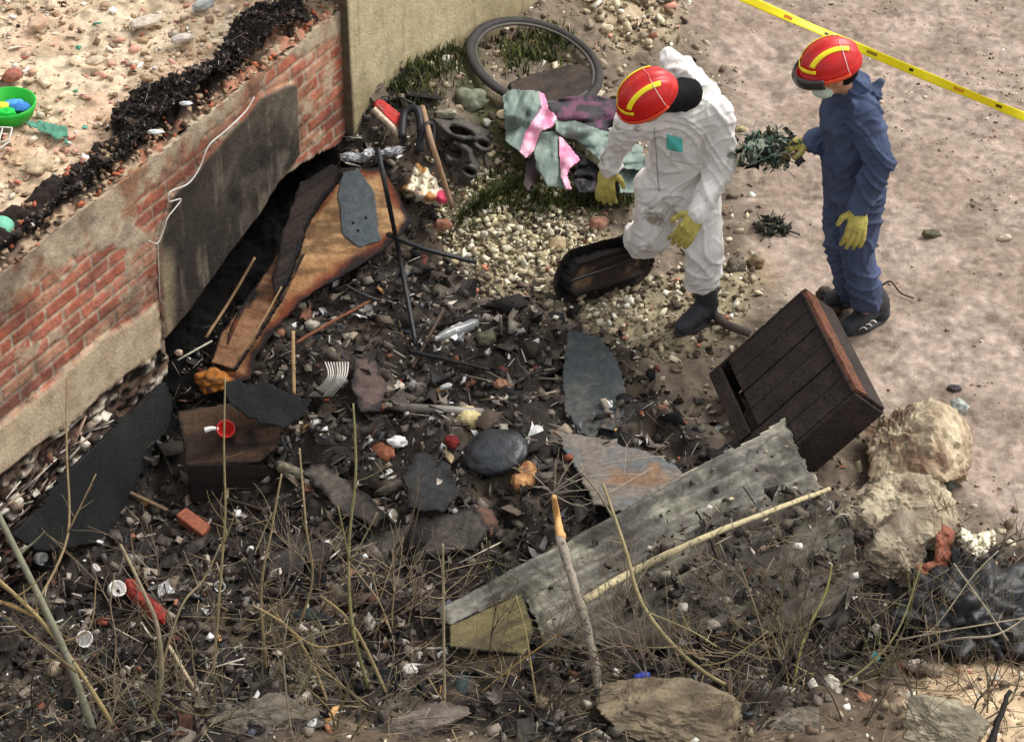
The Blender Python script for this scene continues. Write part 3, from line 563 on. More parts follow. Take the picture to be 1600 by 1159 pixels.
# ---- named odds and ends of the burnt area:  kind, px, py, size(m), rot z, colours, label, category
odd = [('ico', 622, 690, (.045, .04, .025), 0, (238, 236, 232), (200, 200, 200), 'crumpled white paper flower shape on the dark ash', 'paper'),
 ('ico', 733, 652, (.05, .07, .03), .5, (214, 200, 150), (170, 150, 104), 'cream chunk of foam standing above the dark round lid', 'foam lump'),
 ('ico', 706, 690, (.032, .04, .03), .2, (118, 26, 24), (80, 20, 20), 'dark red lump beside the cream foam chunk', 'lump'),
 ('ico', 700, 712, (.02, .05, .015), .4, (196, 176, 140), (150, 130, 100), 'small tan shard below the dark red lump', 'shard'),
 ('ico', 834, 684, (.05, .06, .03), -.6, (226, 226, 220), (170, 170, 166), 'smooth white shard right of the dark round lid', 'shard'),
 ('ico', 760, 530, (.05, .045, .035), 0, (104, 100, 80), (74, 72, 58), 'grey green cobble just right of the clear bottle', 'stone'),
 ('ico', 696, 604, (.035, .02, .012), .2, (220, 220, 216), (150, 150, 150), 'thin white sliver above the grey pipe', 'shard'),
 ('ico', 597, 612, (.05, .03, .025), 0, (150, 134, 116), (100, 88, 76), 'brown rounded stone left of the grey pipe', 'stone'),
 ('ico', 690, 610, (.035, .03, .02), .3, (216, 168, 96), (150, 100, 54), 'yellow scorched foam piece above the grey pipe', 'foam lump'),
 ('ico', 787, 600, (.05, .03, .02), .4, (176, 134, 108), (120, 80, 60), 'salmon coloured tile shard above the dark round lid', 'tile piece'),
 ('ico', 600, 705, (.04, .08, .02), .5, (150, 94, 66), (110, 64, 44), 'orange bent tile piece left of the white paper', 'tile piece'),
 ('ico', 822, 745, (.06, .08, .03), -.4, (198, 150, 100), (120, 70, 44), 'tan and orange torn foam below the white shard', 'foam lump'),
 ('ico', 756, 366, (.02, .02, .02), 0, (200, 190, 170), (170, 160, 140), 'small pale stone on the gravel heap edge', 'stone'),
 ('ico', 735, 156, (.085, .07, .06), .2, (140, 142, 120), (96, 102, 82), 'grey green boulder between the grass and the bicycle tyre', 'stone'),
 ('ico', 696, 178, (.07, .03, .025), -.3, (178, 174, 154), (130, 126, 106), 'oblong pale stone above the crumpled rubber tyre', 'stone'),
 ('ico', 790, 178, (.06, .03, .02), .6, (196, 180, 150), (150, 130, 100), 'flat sandy stone left of the grey tarpaulin', 'stone'),
 ('ico', 760, 192, (.02, .03, .02), .1, (222, 214, 204), (170, 160, 150), 'white pebble at the right end of the rubber tyre', 'stone'),
 ('ico', 870, 384, (.055, .045, .03), .2, (190, 170, 134), (150, 130, 98), 'largest tan stone at the right side of the white gravel', 'stone'),
 ('ico', 935, 350, (.05, .04, .03), .3, (168, 128, 108), (150, 104, 84), 'pink brick piece on the gravel left of the white trousers', 'brick piece'),
 ('ico', 692, 352, (.045, .03, .03), .3, (158, 112, 90), (130, 84, 60), 'orange brick piece near the black iron crossbar', 'brick piece'),
 ('ico', 1150, 415, (.05, .05, .035), 0, (110, 102, 90), (80, 72, 62), 'dark grey stone right of the white trouser leg', 'stone'),
 ('ico', 1180, 410, (.045, .04, .03), 0, (128, 104, 76), (90, 72, 52), 'brown stone at the edge of the bare dirt', 'stone'),
 ('ico', 1156, 202, (.035, .02, .015), 0, (206, 190, 140), (90, 76, 50), 'yellowish chip on the dirt beside the white shoulder', 'stone'),
 ('ico', 1290, 460, (.05, .04, .04), 0, (44, 38, 34), (88, 78, 66), 'dark clod just above the top corner of the wooden cabinet', 'clod'),
 ('ico', 1298, 492, (.055, .04, .04), .4, (50, 42, 36), (84, 72, 60), 'dark clod beside the front boot of the person in blue', 'clod'),
 ('ico', 1455, 365, (.05, .03, .02), .2, (72, 74, 56), (110, 98, 78), 'olive leaf clump on the dirt right of the yellow glove', 'leaf clump'),
 ('ico', 1570, 372, (.04, .025, .02), .2, (210, 196, 176), (150, 130, 110), 'pale chip on the dirt near the right edge', 'stone'),
 ('ico', 1170, 330, (.02, .012, .01), .2, (100, 90, 76), (70, 60, 50), 'small dark pebble on the dirt left of the blue trousers', 'stone'),
 ('ico', 1003, 1058, (.035, .025, .025), .2, (74, 92, 190), (60, 76, 160), 'blue plastic cap behind the large bottom boulder', 'cap'),
 ('ico', 1366, 1026, (.02, .03, .02), .2, (60, 150, 170), (120, 180, 190), 'turquoise scrap in front of the black rubbish bag', 'scrap'),
 ('ico', 1300, 1070, (.035, .05, .03), .3, (214, 206, 190), (160, 150, 134), 'white torn scrap among the twigs at lower right', 'scrap'),
 ('ico', 1432, 1040, (.05, .03, .025), .6, (206, 190, 176), (120, 108, 96), 'pinkish white scrap under the black rubbish bag', 'scrap'),
 ('ico', 888, 975, (.02, .035, .02), 0, (224, 222, 216), (180, 176, 170), 'white plastic scrap pressed against the grey post', 'scrap'),
 ('ico', 1040, 800, (.0, .0, .0), 0, (0, 0, 0), (0, 0, 0), None, None),
 ('ico', 640, 1046, (.03, .03, .02), 0, (226, 222, 212), (190, 186, 176), 'small white lump above the brown bottom stones', 'lump'),
 ('ico', 150, 890, (.02, .035, .02), .4, (216, 212, 204), (190, 180, 170), 'white splinter near the upper left of the red rag', 'shard'),
 ('ico', 455, 735, (.08, .03, .03), -.5, (130, 124, 104), (84, 78, 64), 'pale mossy lump below the crumpled black sheet', 'lump'),
 ('ico', 1500, 636, (.035, .05, .03), .6, (196, 200, 190), (110, 116, 112), 'crumpled white plastic beside the tallest masonry block', 'scrap'),
 ('ico', 1492, 606, (.035, .02, .02), 0, (96, 90, 92), (60, 56, 58), 'grey crumpled scrap on the dirt above the masonry blocks', 'scrap'),
 ('ico', 1482, 750, (.03, .05, .03), 0, (120, 130, 118), (84, 92, 86), 'dull green bottle piece at the right foot of the masonry blocks', 'bottle piece'),
 ('ico', 1578, 905, (.025, .05, .025), 0, (120, 124, 104), (90, 94, 76), 'dull green tube at the right rim of the black rubbish bag', 'tube'),
 ('ico', 1190, 862, (.045, .05, .03), 0, (176, 150, 130), (110, 90, 76), 'curled pinkish leaf scrap below the pale stick', 'leaf clump'),
 ('ico', 1085, 800, (.04, .05, .03), .5, (138, 92, 60), (70, 52, 40), 'rusty curled scrap on the corrugated sheet', 'scrap'),
 ('ico', 618, 760, (.10, .03, .03), .2, (104, 94, 82), (66, 58, 52), 'long grey lump under the orange bent tile', 'lump'),
 ('ico', 760, 815, (.05, .08, .03), .3, (104, 76, 62), (80, 60, 50), 'reddish brown torn piece above the weathered sheet', 'scrap'),
 ('ico', 477, 965, (.07, .04, .04), 0, (46, 54, 52), (30, 36, 36), 'dark teal lump in the twigs left of centre', 'lump'),
 ('ico', 30, 880, (.0, .0, .0), 0, (0, 0, 0), (0, 0, 0), None, None),
 ('ico', 279, 551, (.022, .018, .016), 0, (216, 190, 164), (180, 150, 124), 'pale round pebble in the dark corner under the plaster panel', 'stone')]
for i, (k_, a, b, sz, rz, c1, c2, lb, ct) in enumerate(odd):
    if not lb: continue
    nm = {'stone': 'stone', 'brick piece': 'brick_fragment', 'tile piece': 'tile_fragment', 'foam lump': 'foam_lump'}.get(ct, ct.replace(' ', '_'))
    ico(nm, G(a, b, sz[2]*.5), sz, (C(*c1), C(*c2)), M_D, (random.uniform(-.3, .3), random.uniform(-.3, .3), rz), .35, 3, 1.5, i+3, label=lb, cat=ct, fine=.08)
lid = ico('burnt_dome', G(776, 706, .05), (.15, .13, .05), (C(50, 54, 58), C(30, 31, 34)), M_DG, amp=.1, seed=9, label='large dark glossy dome-like lid in the middle of the ash', cat='dome', rot=(.2, -.2, 0))
bt = thing('clear_bottle', 'clear crushed plastic bottle lying between the gravel and the dark bar', 'bottle', tuple(G(716, 515)))
bp_ = G(716, 516, .04); M_BOT = mat('clear_plastic', C(190, 190, 190), .15, .2, 20, .3, 30, .5, trans=.6)
turned('bottle_body', [(0, -.12), (.03, -.12), (.034, -.1), (.031, -.04), (.034, 0), (.03, .05), (.034, .08), (.02, .12), (.013, .135), (.013, .15)], bp_, (R(82), 0, R(-48)), M_BOT, bt, dent=.2)
boxo('label_band', bp_+Vector((.0, .0, .018)), (.09, .05, .022), (0, R(10), R(48)), (232, 230, 226), M_D, bt, .05, .008)
turned('grey_pipe', [(0, -.2), (.02, -.2), (.022, 0), (.02, .2), (.0, .2)], G(690, 640, .03), (R(90), 0, R(84)), mat('dull_grey_pvc', C(130, 124, 116), .4, .4, 10, .2, 40, .5), label='dull grey pipe lying across the ash above the white paper', cat='pipe')
for i in range(9):
    a0 = 500+i*4.5; rod('coil_wire' if 0 else 'bent_wire', [G(a0+8, 566, .05), G(a0+12-i, 590, .08), G(a0-18, 620, .03)], .004, .0035, M_WIRE, label=['leftmost','second','third','fourth','middle','sixth','seventh','eighth','rightmost'][i]+' wire in the fan of pale wires right of the upright tan stick', cat='wire', group='fan of pale wires')
# ---- dark slate sheet and boards at centre right
board('slate_sheet', [(886, 514), (936, 524), (966, 565), (978, 620), (972, 655), (948, 692), (904, 676), (882, 640), (878, 590)], plane3(G(886, 514, .1), G(972, 600, .08), G(904, 676, .03)), .01, lambda A, B, d: mixc(K((60, 66, 68), len(A)), C(84, 84, 80), sst(.4, .7, fbm(A*8, B*8, 3)))*(.8+.4*fbm(A*40, B*40, 7))[:, None], M_D, .007, lambda A, B, d: .03*(fbm(A*5, B*5, 5)-.5), .014, label='dark bluish slate-like sheet lying below the boots of the person in white', cat='sheet')
board('grey_sack', [(868, 670), (935, 678), (1010, 706), (1068, 742), (1040, 770), (985, 800), (930, 790), (905, 735)], plane3(G(868, 670, .12), G(1068, 742, .14), G(930, 790, .12)), .01, lambda A, B, d: mixc(mixc(K((112, 104, 96), len(A)), C(92, 98, 100), sst(.4, .6, fbm(A*5, B*5, 3))), C(124, 98, 76), sst(.56, .78, fbm(A*6, B*6, 8)))*(.75+.5*fbm(A*10, B*50, 7))[:, None], M_D, .008, lambda A, B, d: .07*(fbm(A*4, B*7, 5)-.5), .02, label='grey crumpled sack between the slate sheet and the corrugated sheet', cat='sack')
# ---- corrugated sheets at lower right
def slabc(c1=(122, 116, 98), c2=(84, 80, 68), c3=(150, 146, 124)):
    def f(A, B, d):
        c = mixc(K(c1, len(A)), C(*c2), sst(.35, .65, fbm(A*5, B*7, 3))); c = mixc(c, C(*c3), sst(.6, .8, fbm(A*9, B*9, 13))*.8); c = mixc(c, C(70, 62, 50), sst(.56, .70, fbm(A*7, B*11, 23))*.85); c = mixc(c, C(84, 76, 62), sst(.04, .01, np.abs(fbm(A*4, B*4, 63)-.5))*.6); c = mixc(c, C(176, 168, 146), sst(.012, .004, d))
        return c*(.72+.56*fbm(A*45, B*45, 7))[:, None]
    return f
S1 = plane3(G(1228, 648, .34), G(1305, 790, .17), G(885, 852, .14))
def sheetc(A, B, d):
    c = mixc(K((124, 120, 110), len(A)), C(92, 89, 82), sst(.35, .65, fbm(A*4, B*6, 3))); c = mixc(c, C(152, 149, 130), sst(.52, .75, fbm(A*7, B*12, 13))*.7)
    c = mixc(c, C(64, 58, 50), sst(.52, .68, fbm(A*4.5, B*9, 23, 5, .6))*.8); c = mixc(c, C(58, 52, 45), sst(.035, .0, np.abs(fbm(A*3, B*3, 63)-.5))*.55)
    c = mixc(c, C(70, 62, 52), sst(.30, .62, np.abs(B)+.12*fbm(A*5, B*5, 73))*.6); c = mixc(c, C(176, 170, 148), sst(.010, .003, d)*sst(.4, .5, fbm(A*6, B*6, 5)))
    return c*(.62+.76*fbm(A*45, B*45, 7, 5, .6))[:, None]
board('corrugated_sheet', [(1228, 646), (1262, 718), (1308, 792), (1336, 812), (1338, 850), (1352, 900), (1325, 940), (1240, 985), (1130, 985), (1010, 1010), (905, 1005), (850, 1012), (838, 962), (815, 924), (702, 974), (680, 948), (760, 902), (862, 846), (962, 800), (1070, 736), (1160, 688)], S1, .008, sheetc, M_D, .007,
 lambda A, B, d: .015*np.sin(B*2*math.pi/.085+2*fbm(A*1.5, B*1.5, 8))+.07*(fbm(A*1.6, B*1.6, 5)-.5)+.03*(fbm(A*5, B*5, 6)-.5)-.02*sst(.04, .0, d), .010, label='long weathered corrugated sheet reaching from the cabinet to the bottom centre', cat='sheet', uvec=P(1160, 688, .3)-P(862, 846, .2))
ob = thing('olive_crate', 'olive brown crate under the pale grey sheet', 'crate', tuple(G(760, 1010)))
board('crate_lid', [(702, 976), (815, 926), (836, 985), (822, 1022), (700, 1010)], plane3(G(702, 976, .12), G(815, 926, .16), G(822, 1022, .08)), .02, woodcol((104, 94, 62), (72, 64, 46), ce=.01, gr=(4, 30)), M_D, .007, None, .006, ob)
board('crate_side', [(700, 1010), (822, 1022), (818, 1060), (704, 1050)], plane3(G(700, 1010, .10), G(822, 1022, .08), G(760, 1060, -.02)), .02, woodcol((70, 60, 44), (46, 38, 30), ce=.015, gr=(4, 30)), M_D, .007, None, .006, ob)
rodpx('long_stick', [(912, 938, .25), (990, 892, .25), (1100, 840, .27), (1200, 800, .27), (1296, 764, .25)], .019, .010, M_PALE, wob=.1, label='long pale peeled stick lying across the corrugated sheet', cat='stick')
ps = thing('grey_post', 'leaning grey wooden post with a peeled orange top in the centre foreground', 'post', tuple(G(937, 1078)))
rodpx('shaft', [(876, 840, .42), (896, 910, .33), (918, 985, .2), (938, 1080, .0)], .021, .019, M_GREYPOST, ps, wob=.22)
rodpx('peeled_top', [(866, 776, .52), (870, 806, .48), (877, 842, .42)], .010, .021, mat('orange_peeled', C(206, 160, 104), .8, .35, 14, .4, 50), ps, wob=.2)
# ---- boulders
bl_ = [(1418, 700, (.23, .29, .25), .1, (202, 186, 156), (132, 108, 88), 'tallest jagged pale masonry block between the wooden cabinet and the dirt', .2, 21, .10),
 (1398, 790, (.23, .24, .20), .4, (184, 170, 144), (116, 100, 84), 'broken sandy masonry block just below the tallest one', .25, 22, .07),
 (1388, 868, (.20, .20, .13), .3, (150, 138, 118), (94, 82, 70), 'lowest brown masonry block, left of the black rubbish bag', .3, 28, .04),
 (1050, 1120, (.36, .26, .15), .1, (132, 118, 96), (98, 86, 72), 'wide brown boulder at the bottom centre of the frame', .2, 23, .0),
 (1465, 1140, (.2, .13, .10), -.4, (158, 148, 126), (120, 112, 96), 'angular grey rock at the bottom right', .2, 24, .02),
 (420, 1125, (.22, .12, .10), .2, (118, 110, 98), (86, 78, 70), 'grey brown rock at the bottom left of centre', .3, 25, .0),
 (640, 1140, (.24, .12, .08), .0, (124, 114, 104), (88, 80, 74), 'flat brown rock at the bottom between two other rocks', .3, 26, -.02),
 (1250, 1135, (.18, .12, .08), .3, (126, 118, 106), (92, 84, 74), 'dull grey rock between the brown boulder and the angular rock', .3, 27, -.02)]
for a, b, sz, rz, c1, c2, lb, am, sd_, dz in bl_:
    ico('boulder', G(a, b, dz), sz, (C(*c1), C(*c2)), M_G, (random.uniform(-.2, .2), random.uniform(-.2, .2), rz), am*.5, 5, 1.4, sd_, label=lb, cat='boulder', fine=.06, jag=.42 if sd_ in (21, 22, 28, 24) else .25)
# ---- black rubbish bag, orange rag, white paper
ico('rubbish_bag', G(1512, 955, .06), (.26, .27, .15), (C(14, 15, 16), C(34, 34, 36)), M_BAG, amp=.2, sub=5, freq=2.0, seed=31, fine=.02, crum=.55, label='crumpled black rubbish bag on the sandy bank at right', cat='bag')
cloth('orange_rag', [(1468, 815), (1492, 830), (1486, 872), (1470, 905), (1430, 900), (1432, 884), (1460, 876), (1462, 840)], lambda A, B, d: .10+.02*sst(0, 7, d)+.045*fbm(A/8, B/8, 2), lambda A, B, d: mixc(K((140, 86, 66), len(A)), C(130, 70, 52), sst(.4, .6, fbm(A/9, B/9, 6))), M_D, label='thin orange rag beside the black rubbish bag', cat='rag')
cloth('white_paper', [(1500, 822), (1522, 835), (1556, 826), (1556, 850), (1530, 872), (1512, 862), (1496, 838)], lambda A, B, d: .16+.02*sst(0, 7, d)+.08*fbm(A/7, B/7, 2), lambda A, B, d: mixc(K((226, 218, 190), len(A)), C(90, 80, 60), sst(.58, .66, fbm(A/6, B/6, 6))), M_D, label='torn white paper on top of the black rubbish bag', cat='paper')
rodpx('burnt_stick', [(1545, 1165, .0), (1562, 1120, .08), (1578, 1080, .16)], .016, .010, mat('char_wood', C(24, 21, 20), .8, .4, 20, .5, 60), wob=.3, label='short black burnt stick on the sand at the bottom right', cat='stick')
# ---- wooden cabinet
cb = thing('wooden_cabinet', 'dark plank cabinet with a hole in its top lying tilted before the person in blue', 'cabinet', tuple(G(1250, 640)))
tr = G(1255, 456, .60); av = Vector((-.45, -.10, -.43)); bv = Vector((.26, -.73, -.06)); cvn = av.cross(bv).normalized()
if cvn.z > 0: cvn = -cvn
rel = P(1108, 588, 0)
# fit the long edge on its pixel end, keep the frame square
av = (J(1108, 588, tr.y-.10)-tr); bv = (J(1335, 612, tr.y-.66)-tr); cvn = av.cross(bv).normalized(); cvn = -cvn if cvn.z > 0 else cvn
print('cab', av.length, bv.length, math.degrees(av.angle(bv)), tr, tr+av, tr+bv)
CH = .23
M_CAB = mat('cabinet_wood', C(52, 43, 38), .8, .45, 9, .5, 60, .25, mix=(C(30, 26, 24), .55))
M_CABR = mat('cabinet_edge', C(106, 66, 48), .8, .5, 14, .5, 60, .25, mix=(C(60, 40, 30), .52))
def cabp(u, v, w_=0): return tr+av*u+bv*v+cvn*w_
def slab8(name, u0, u1, v0, v1, w0, w1, m, j=.0):
    q = [cabp(u, v, w_) for w_ in (w0, w1) for u, v in ((u0, v0), (u1, v0), (u1, v1), (u0, v1))]
    bm = bmesh.new(); vs = [bm.verts.new(p) for p in q]
    for f in ((0, 1, 2, 3), (7, 6, 5, 4), (0, 4, 5, 1), (1, 5, 6, 2), (2, 6, 7, 3), (3, 7, 4, 0)): bm.faces.new([vs[i] for i in f])
    bmesh.ops.recalc_face_normals(bm, faces=bm.faces[:]); bmesh.ops.bevel(bm, geom=bm.edges[:], offset=.003, segments=1, affect='EDGES')
    V = [tuple(v.co) for v in bm.verts]; Fc = [[x.index for x in f.verts] for f in bm.faces]; bm.free()
    return mesh(name, V, Fc, m, cb)
nb_ = 6
for i in range(nb_):
    v0 = i/nb_+.004; v1 = (i+1)/nb_-.004; u1 = .80 if i in (0, 1, 2, 3) else .985
    slab8('plank', .005, u1, v0, v1, -.004*(i % 2), .022, M_CAB)
slab8('end_rail', .885, 1.0, .0, 4/nb_-.01, .0, .03, M_CAB)
slab8('end_panel', -.03, .0, .0, 1.0, .085, CH, M_CAB); slab8('edge_strip', -.035, .0, .0, 1.0, -.012, .08, M_CABR)
slab8('end_panel', .975, 1.0, .0, 1.0, .034, CH, M_CAB)
slab8('side_panel', .0, 1.0, 1.0, 1.025, -.002, CH, M_CAB)
slab8('side_panel', .0, 1.0, -.03, -.005, .004, CH, M_CAB)
slab8('back_panel', .0, 1.0, .0, 1.0, CH, CH+.02, M_CAB)
slab8('trim', -.005, .02, .0, 1.0, -.016, -.002, M_CAB)
# ---- upper middle: tyre, box, tarpaulin, purple cloth, rubber, sack, pole, red box
def ring(name, c, ax, ay, r, m, parent=None, label=None, cat=None, n=64, wob=.01):
    V = []; Fc = []; nn = 10; nz = ax.cross(ay).normalized()
    for i in range(n):
        t = 2*math.pi*i/n; e = ax*math.cos(t)+ay*math.sin(t); p = c+e*(1+wob*mn.noise(Vector((math.cos(t)*2, math.sin(t)*2, r*9)))); er = e.normalized()
        for k in range(nn):
            q = 2*math.pi*k/nn; V.append(tuple(p+er*math.cos(q)*r+nz*math.sin(q)*r*.8))
    for i in range(n):
        for k in range(nn): Fc.append((i*nn+k, ((i+1) % n)*nn+k, ((i+1) % n)*nn+(k+1) % nn, i*nn+(k+1) % nn))
    return tag(mesh(name, V, Fc, m, parent, None, True), label, cat)
q1 = G(936, 112, .07); q2 = G(736, 86, .07); q3 = G(822, 32, .07); q4 = G(848, 164, .10); cT = (q1+q2+q3+q4)/4; ax = (q1-q2)/2; ay = (q3-q4)/2
ty = thing('bicycle_wheel', 'bare bicycle tyre and rim lying on rubble at the end of the beige wall', 'bicycle wheel', tuple(cT))
ring('tyre', cT, ax, ay, .026, M_RUB, ty); ring('rim', cT, ax*.915, ay*.915, .012, mat('dull_rim', C(78, 74, 70), .6, .3, 10, .1, 30, .4, .3), ty)
board('padded_board', [(796, 128), (850, 108), (905, 98), (922, 108), (926, 140), (905, 158), (820, 158), (800, 146)], plane3(G(796, 128, .10), G(922, 100, .12), G(870, 160, .10)), .05, woodcol((62, 52, 44), (44, 38, 32), ce=.012, gr=(6, 30)), M_D, .007, lambda A, B, d: .03*(fbm(A*6, B*6, 5)-.5), .01, label='dark brown padded panel lying inside the bicycle tyre behind the tarpaulin', cat='panel')
M_CL = mat('tarp_cloth', None, .8, .2, 14, .3, 50, .3)
def tz(h, fa=26, fb=60, amp=.045, s=1): return lambda A, B, d: h*.70+amp*1.3*np.abs(fbm(A/fa+B/90, B/fb, s, 2)-.5)*2+.022*np.abs(((A*.6+B*.25+20*fbm(A/50, B/50, 9))/17) % 2-1)+.004*fbm(A/5, B/5, 4)
gc = lambda A, B, d: mixc(K((132, 146, 136), len(A)), C(100, 114, 108), sst(.3, .7, fbm(A/12, B/26, 6)))
pk = lambda A, B, d: mixc(K((232, 140, 176), len(A)), C(238, 190, 206), sst(.3, .7, fbm(A/10, B/16, 6)))
tp = thing('tarpaulin', 'crumpled grey green tarpaulin with pink lining beside the person in white', 'tarpaulin', tuple(G(880, 260)))
cloth('cover', [(785, 150), (800, 140), (842, 142), (846, 168), (822, 205), (812, 238), (790, 222)], tz(.24), gc, M_CL, tp)
cloth('cover', [(866, 188), (900, 190), (965, 212), (1005, 230), (1006, 268), (950, 262), (900, 218), (880, 215), (868, 206)], tz(.26, 60, 18), gc, M_CL, tp)
cloth('cover', [(846, 206), (874, 206), (880, 250), (884, 296), (856, 292), (838, 262), (834, 238)], tz(.22), gc, M_CL, tp)
cloth('cover', [(962, 240), (1010, 245), (1008, 304), (968, 302)], tz(.22), gc, M_CL, tp)
cloth('cover', [(822, 255), (834, 240), (842, 270), (826, 300), (818, 290)], tz(.15), lambda A, B, d: K((72, 60, 62), len(A)), M_CL, tp)
cloth('lining', [(838, 142), (850, 148), (858, 170), (872, 186), (862, 200), (846, 206), (834, 236), (822, 248), (811, 238), (818, 205), (828, 186), (842, 170)], tz(.22), pk, M_CL, tp, label='pink lining turned outward')
cloth('lining', [(873, 212), (884, 222), (906, 250), (890, 264), (886, 276), (894, 298), (884, 296), (876, 276), (873, 240)], tz(.25), pk, M_CL, tp, label='pink lining turned outward')
cloth('purple_cloth', [(856, 165), (880, 152), (930, 148), (968, 158), (972, 200), (940, 208), (896, 192), (868, 186)], tz(.26, 60, 16), lambda A, B, d: mixc(K((58, 54, 58), len(A)), C(104, 66, 88), sst(.5, .68, fbm(A/14, B/9, 8))), M_CL, label='dark cloth with purple stripes behind the tarpaulin', cat='cloth')
cloth('shadow_sheet', [(884, 226), (944, 266), (966, 268), (966, 300), (905, 302), (894, 280), (906, 252)], tz(.14, 40, 16), lambda A, B, d: mixc(K((30, 30, 34), len(A)), C(80, 74, 80), sst(.6, .7, fbm(A/8, B/8, 8))), M_CL, label='dark sheet standing in for the shadow between the tarpaulin folds', cat='cloth')  # dark sheet put in for the shadowed voids between the folds
rb = thing('tyre_heap', 'crumpled dark grey rubber tyre pieces with open holes right of the brown pole', 'tyre', tuple(G(715, 235)))
def holes(hs, h=.14):
    def f(A, B, d):
        z = .05+h*sst(-3, 16, d)+.035*(fbm(A/10, B/10, 5)-.5)
        for x, y, rx, ry in hs:
            q = np.hypot((A-x)/rx, (B-y-.25*(A-x))/ry); z = z-.12*sst(1.0, .6, q)+.035*np.exp(-((q-1.45)/.35)**2)
        return z
    return f
gcol = lambda A, B, d: mixc(K((84, 80, 74), len(A)), C(64, 62, 60), sst(.3, .7, fbm(A/12, B/12, 6)))
cloth('tyre_piece', [(676, 186), (720, 184), (768, 206), (770, 236), (745, 252), (700, 246), (680, 222)], holes([(718, 205, 18, 7), (755, 226, 9, 6)]), gcol, M_D, rb, step=1.6)
cloth('tyre_piece', [(684, 220), (712, 212), (746, 226), (750, 262), (738, 292), (706, 300), (690, 268)], holes([(708, 236, 17, 12), (733, 268, 8, 6)], .2), gcol, M_D, rb, step=1.6)
rodpx('wooden_pole', [(660, 168, .3), (675, 225, .27), (706, 322, .13)], .016, .014, mat('brown_pole', C(150, 120, 94), .8, .3, 12, .4, 60), wob=.06, label='slim brown wooden pole between the white sack and the rubber tyre', cat='pole')
for i, (pts, r_) in enumerate([([(628, 215, .25), (632, 178, .33), (650, 170, .33), (657, 195, .28), (656, 238, .2)], .022), ([(650, 240, .2), (662, 200, .3), (676, 196, .3), (676, 235, .2)], .014)]):
    rodpx('rubber_hose', pts, r_, r_*.9, mat('black_rubber', C(34, 33, 36), .5, .3, 12, .2, 40), label=['thick black arched hose beside the red box', 'thinner black hose curled behind the brown pole'][i], cat='hose')
rbx = thing('red_box', 'faded red box with a cream edge against the foot of the beige wall', 'box', tuple(G(608, 178)))
pl = plane3(G(588, 156, .36), G(632, 188, .30), G(620, 208, .24))
board('box_lid', [(590, 155), (600, 157), (632, 184), (630, 206), (586, 164)], pl, .03, lambda A, B, d: mixc(K((176, 52, 46), len(A)), C(140, 74, 70), sst(.4, .7, fbm(A*20, B*20, 3))), M_D, .006, None, .003, rbx)
board('box_edge', [(586, 165), (630, 207), (627, 213), (583, 171)], pl, .03, lambda A, B, d: K((206, 186, 160), len(A)), M_D, .005, None, .002, rbx, off=-.004)
sk_ = thing('white_sack', 'torn white sack with rust stains and a pink mark right of the iron post', 'sack', tuple(G(655, 285)))
def skc(A, B, d):
    c = mixc(K((222, 214, 190), len(A)), C(176, 124, 66), sst(.46, .62, fbm(A/12, B/14, 6)+.22*sst(650, 612, A))); c = mixc(c, C(120, 90, 60), sst(.62, .7, fbm(A/6, B/6, 16)))
    return mixc(c, C(206, 70, 100), sst(13, 8, np.hypot(A-692, B-308)))
cloth('sack_cloth', [(612, 252), (628, 234), (648, 236), (664, 250), (684, 276), (708, 316), (690, 324), (650, 316), (616, 304), (626, 280)], lambda A, B, d: .13+.10*sst(-2, 14, d)+.014*np.sin(A*.35+B*.12)+.03*fbm(A/6, B/6, 3), skc, M_CL, sk_)
for (a, b, l, an, lb) in ((552, 246, .06, .3, 'white crumpled foil at the top of the furniture panel'), (575, 240, .05, 1.2, 'white torn scrap left of the iron post top'), (614, 236, .07, .8, 'white strip between the iron post and the white sack')):
    ico('foil_scrap', G(a, b, .14), (l, .022, .02), (C(206, 206, 206), C(110, 110, 116)), M_D, (0, .3, an), .3, 4, 2, a, crum=.7, label=lb, cat='scrap', fine=.2)
# ---- things round the boots
ts_ = thing('burnt_suitcase', 'blackened open suitcase at the right end of the gravel behind the person in white', 'suitcase', tuple(G(950, 430)))
pl = plane3(G(888, 436, .13), G(1010, 398, .15), G(900, 460, .06))
board('tray', [(888, 440), (902, 412), (950, 396), (1004, 388), (1016, 402), (1010, 428), (962, 446), (900, 464), (890, 456)], pl, .09, lambda A, B, d: mixc(mixc(K((58, 46, 38), len(A)), C(120, 96, 74), sst(.55, .7, fbm(A*5, B*16, 3))*sst(.02, .05, d)), C(26, 22, 20), sst(.02, .012, d)), M_D, .006, lambda A, B, d: -.03*sst(.012, .03, d)+.012*(fbm(A*9, B*9, 4)-.5), .005, ts_)
for pts in ([(890, 440), (960, 416), (1010, 394)],): rod('handle_rim', [ONP(a, b, (pl[0], pl[1]+pl[0]*.01)) for a, b in pts], .009, .008, M_BLKMET, ts_)
rodpx('curved_hose', [(1112, 486, .05), (1130, 504, .04), (1152, 514, .035), (1172, 522, .03)], .024, .020, mat('brown_rubber', C(78, 68, 60), .75, .4, 14, .3, 50), wob=.08, label='short thick brown hose end behind the heel of the black boot', cat='hose')
rodpx('bent_wire', [(1378, 446, .02), (1392, 440, .05), (1408, 458, .03), (1428, 466, .02)], .006, .005, mat('dark_wire', C(76, 66, 54), .7, .2, 10, 0, 10), label='dark bent wire on the dirt behind the blue trousers', cat='wire')
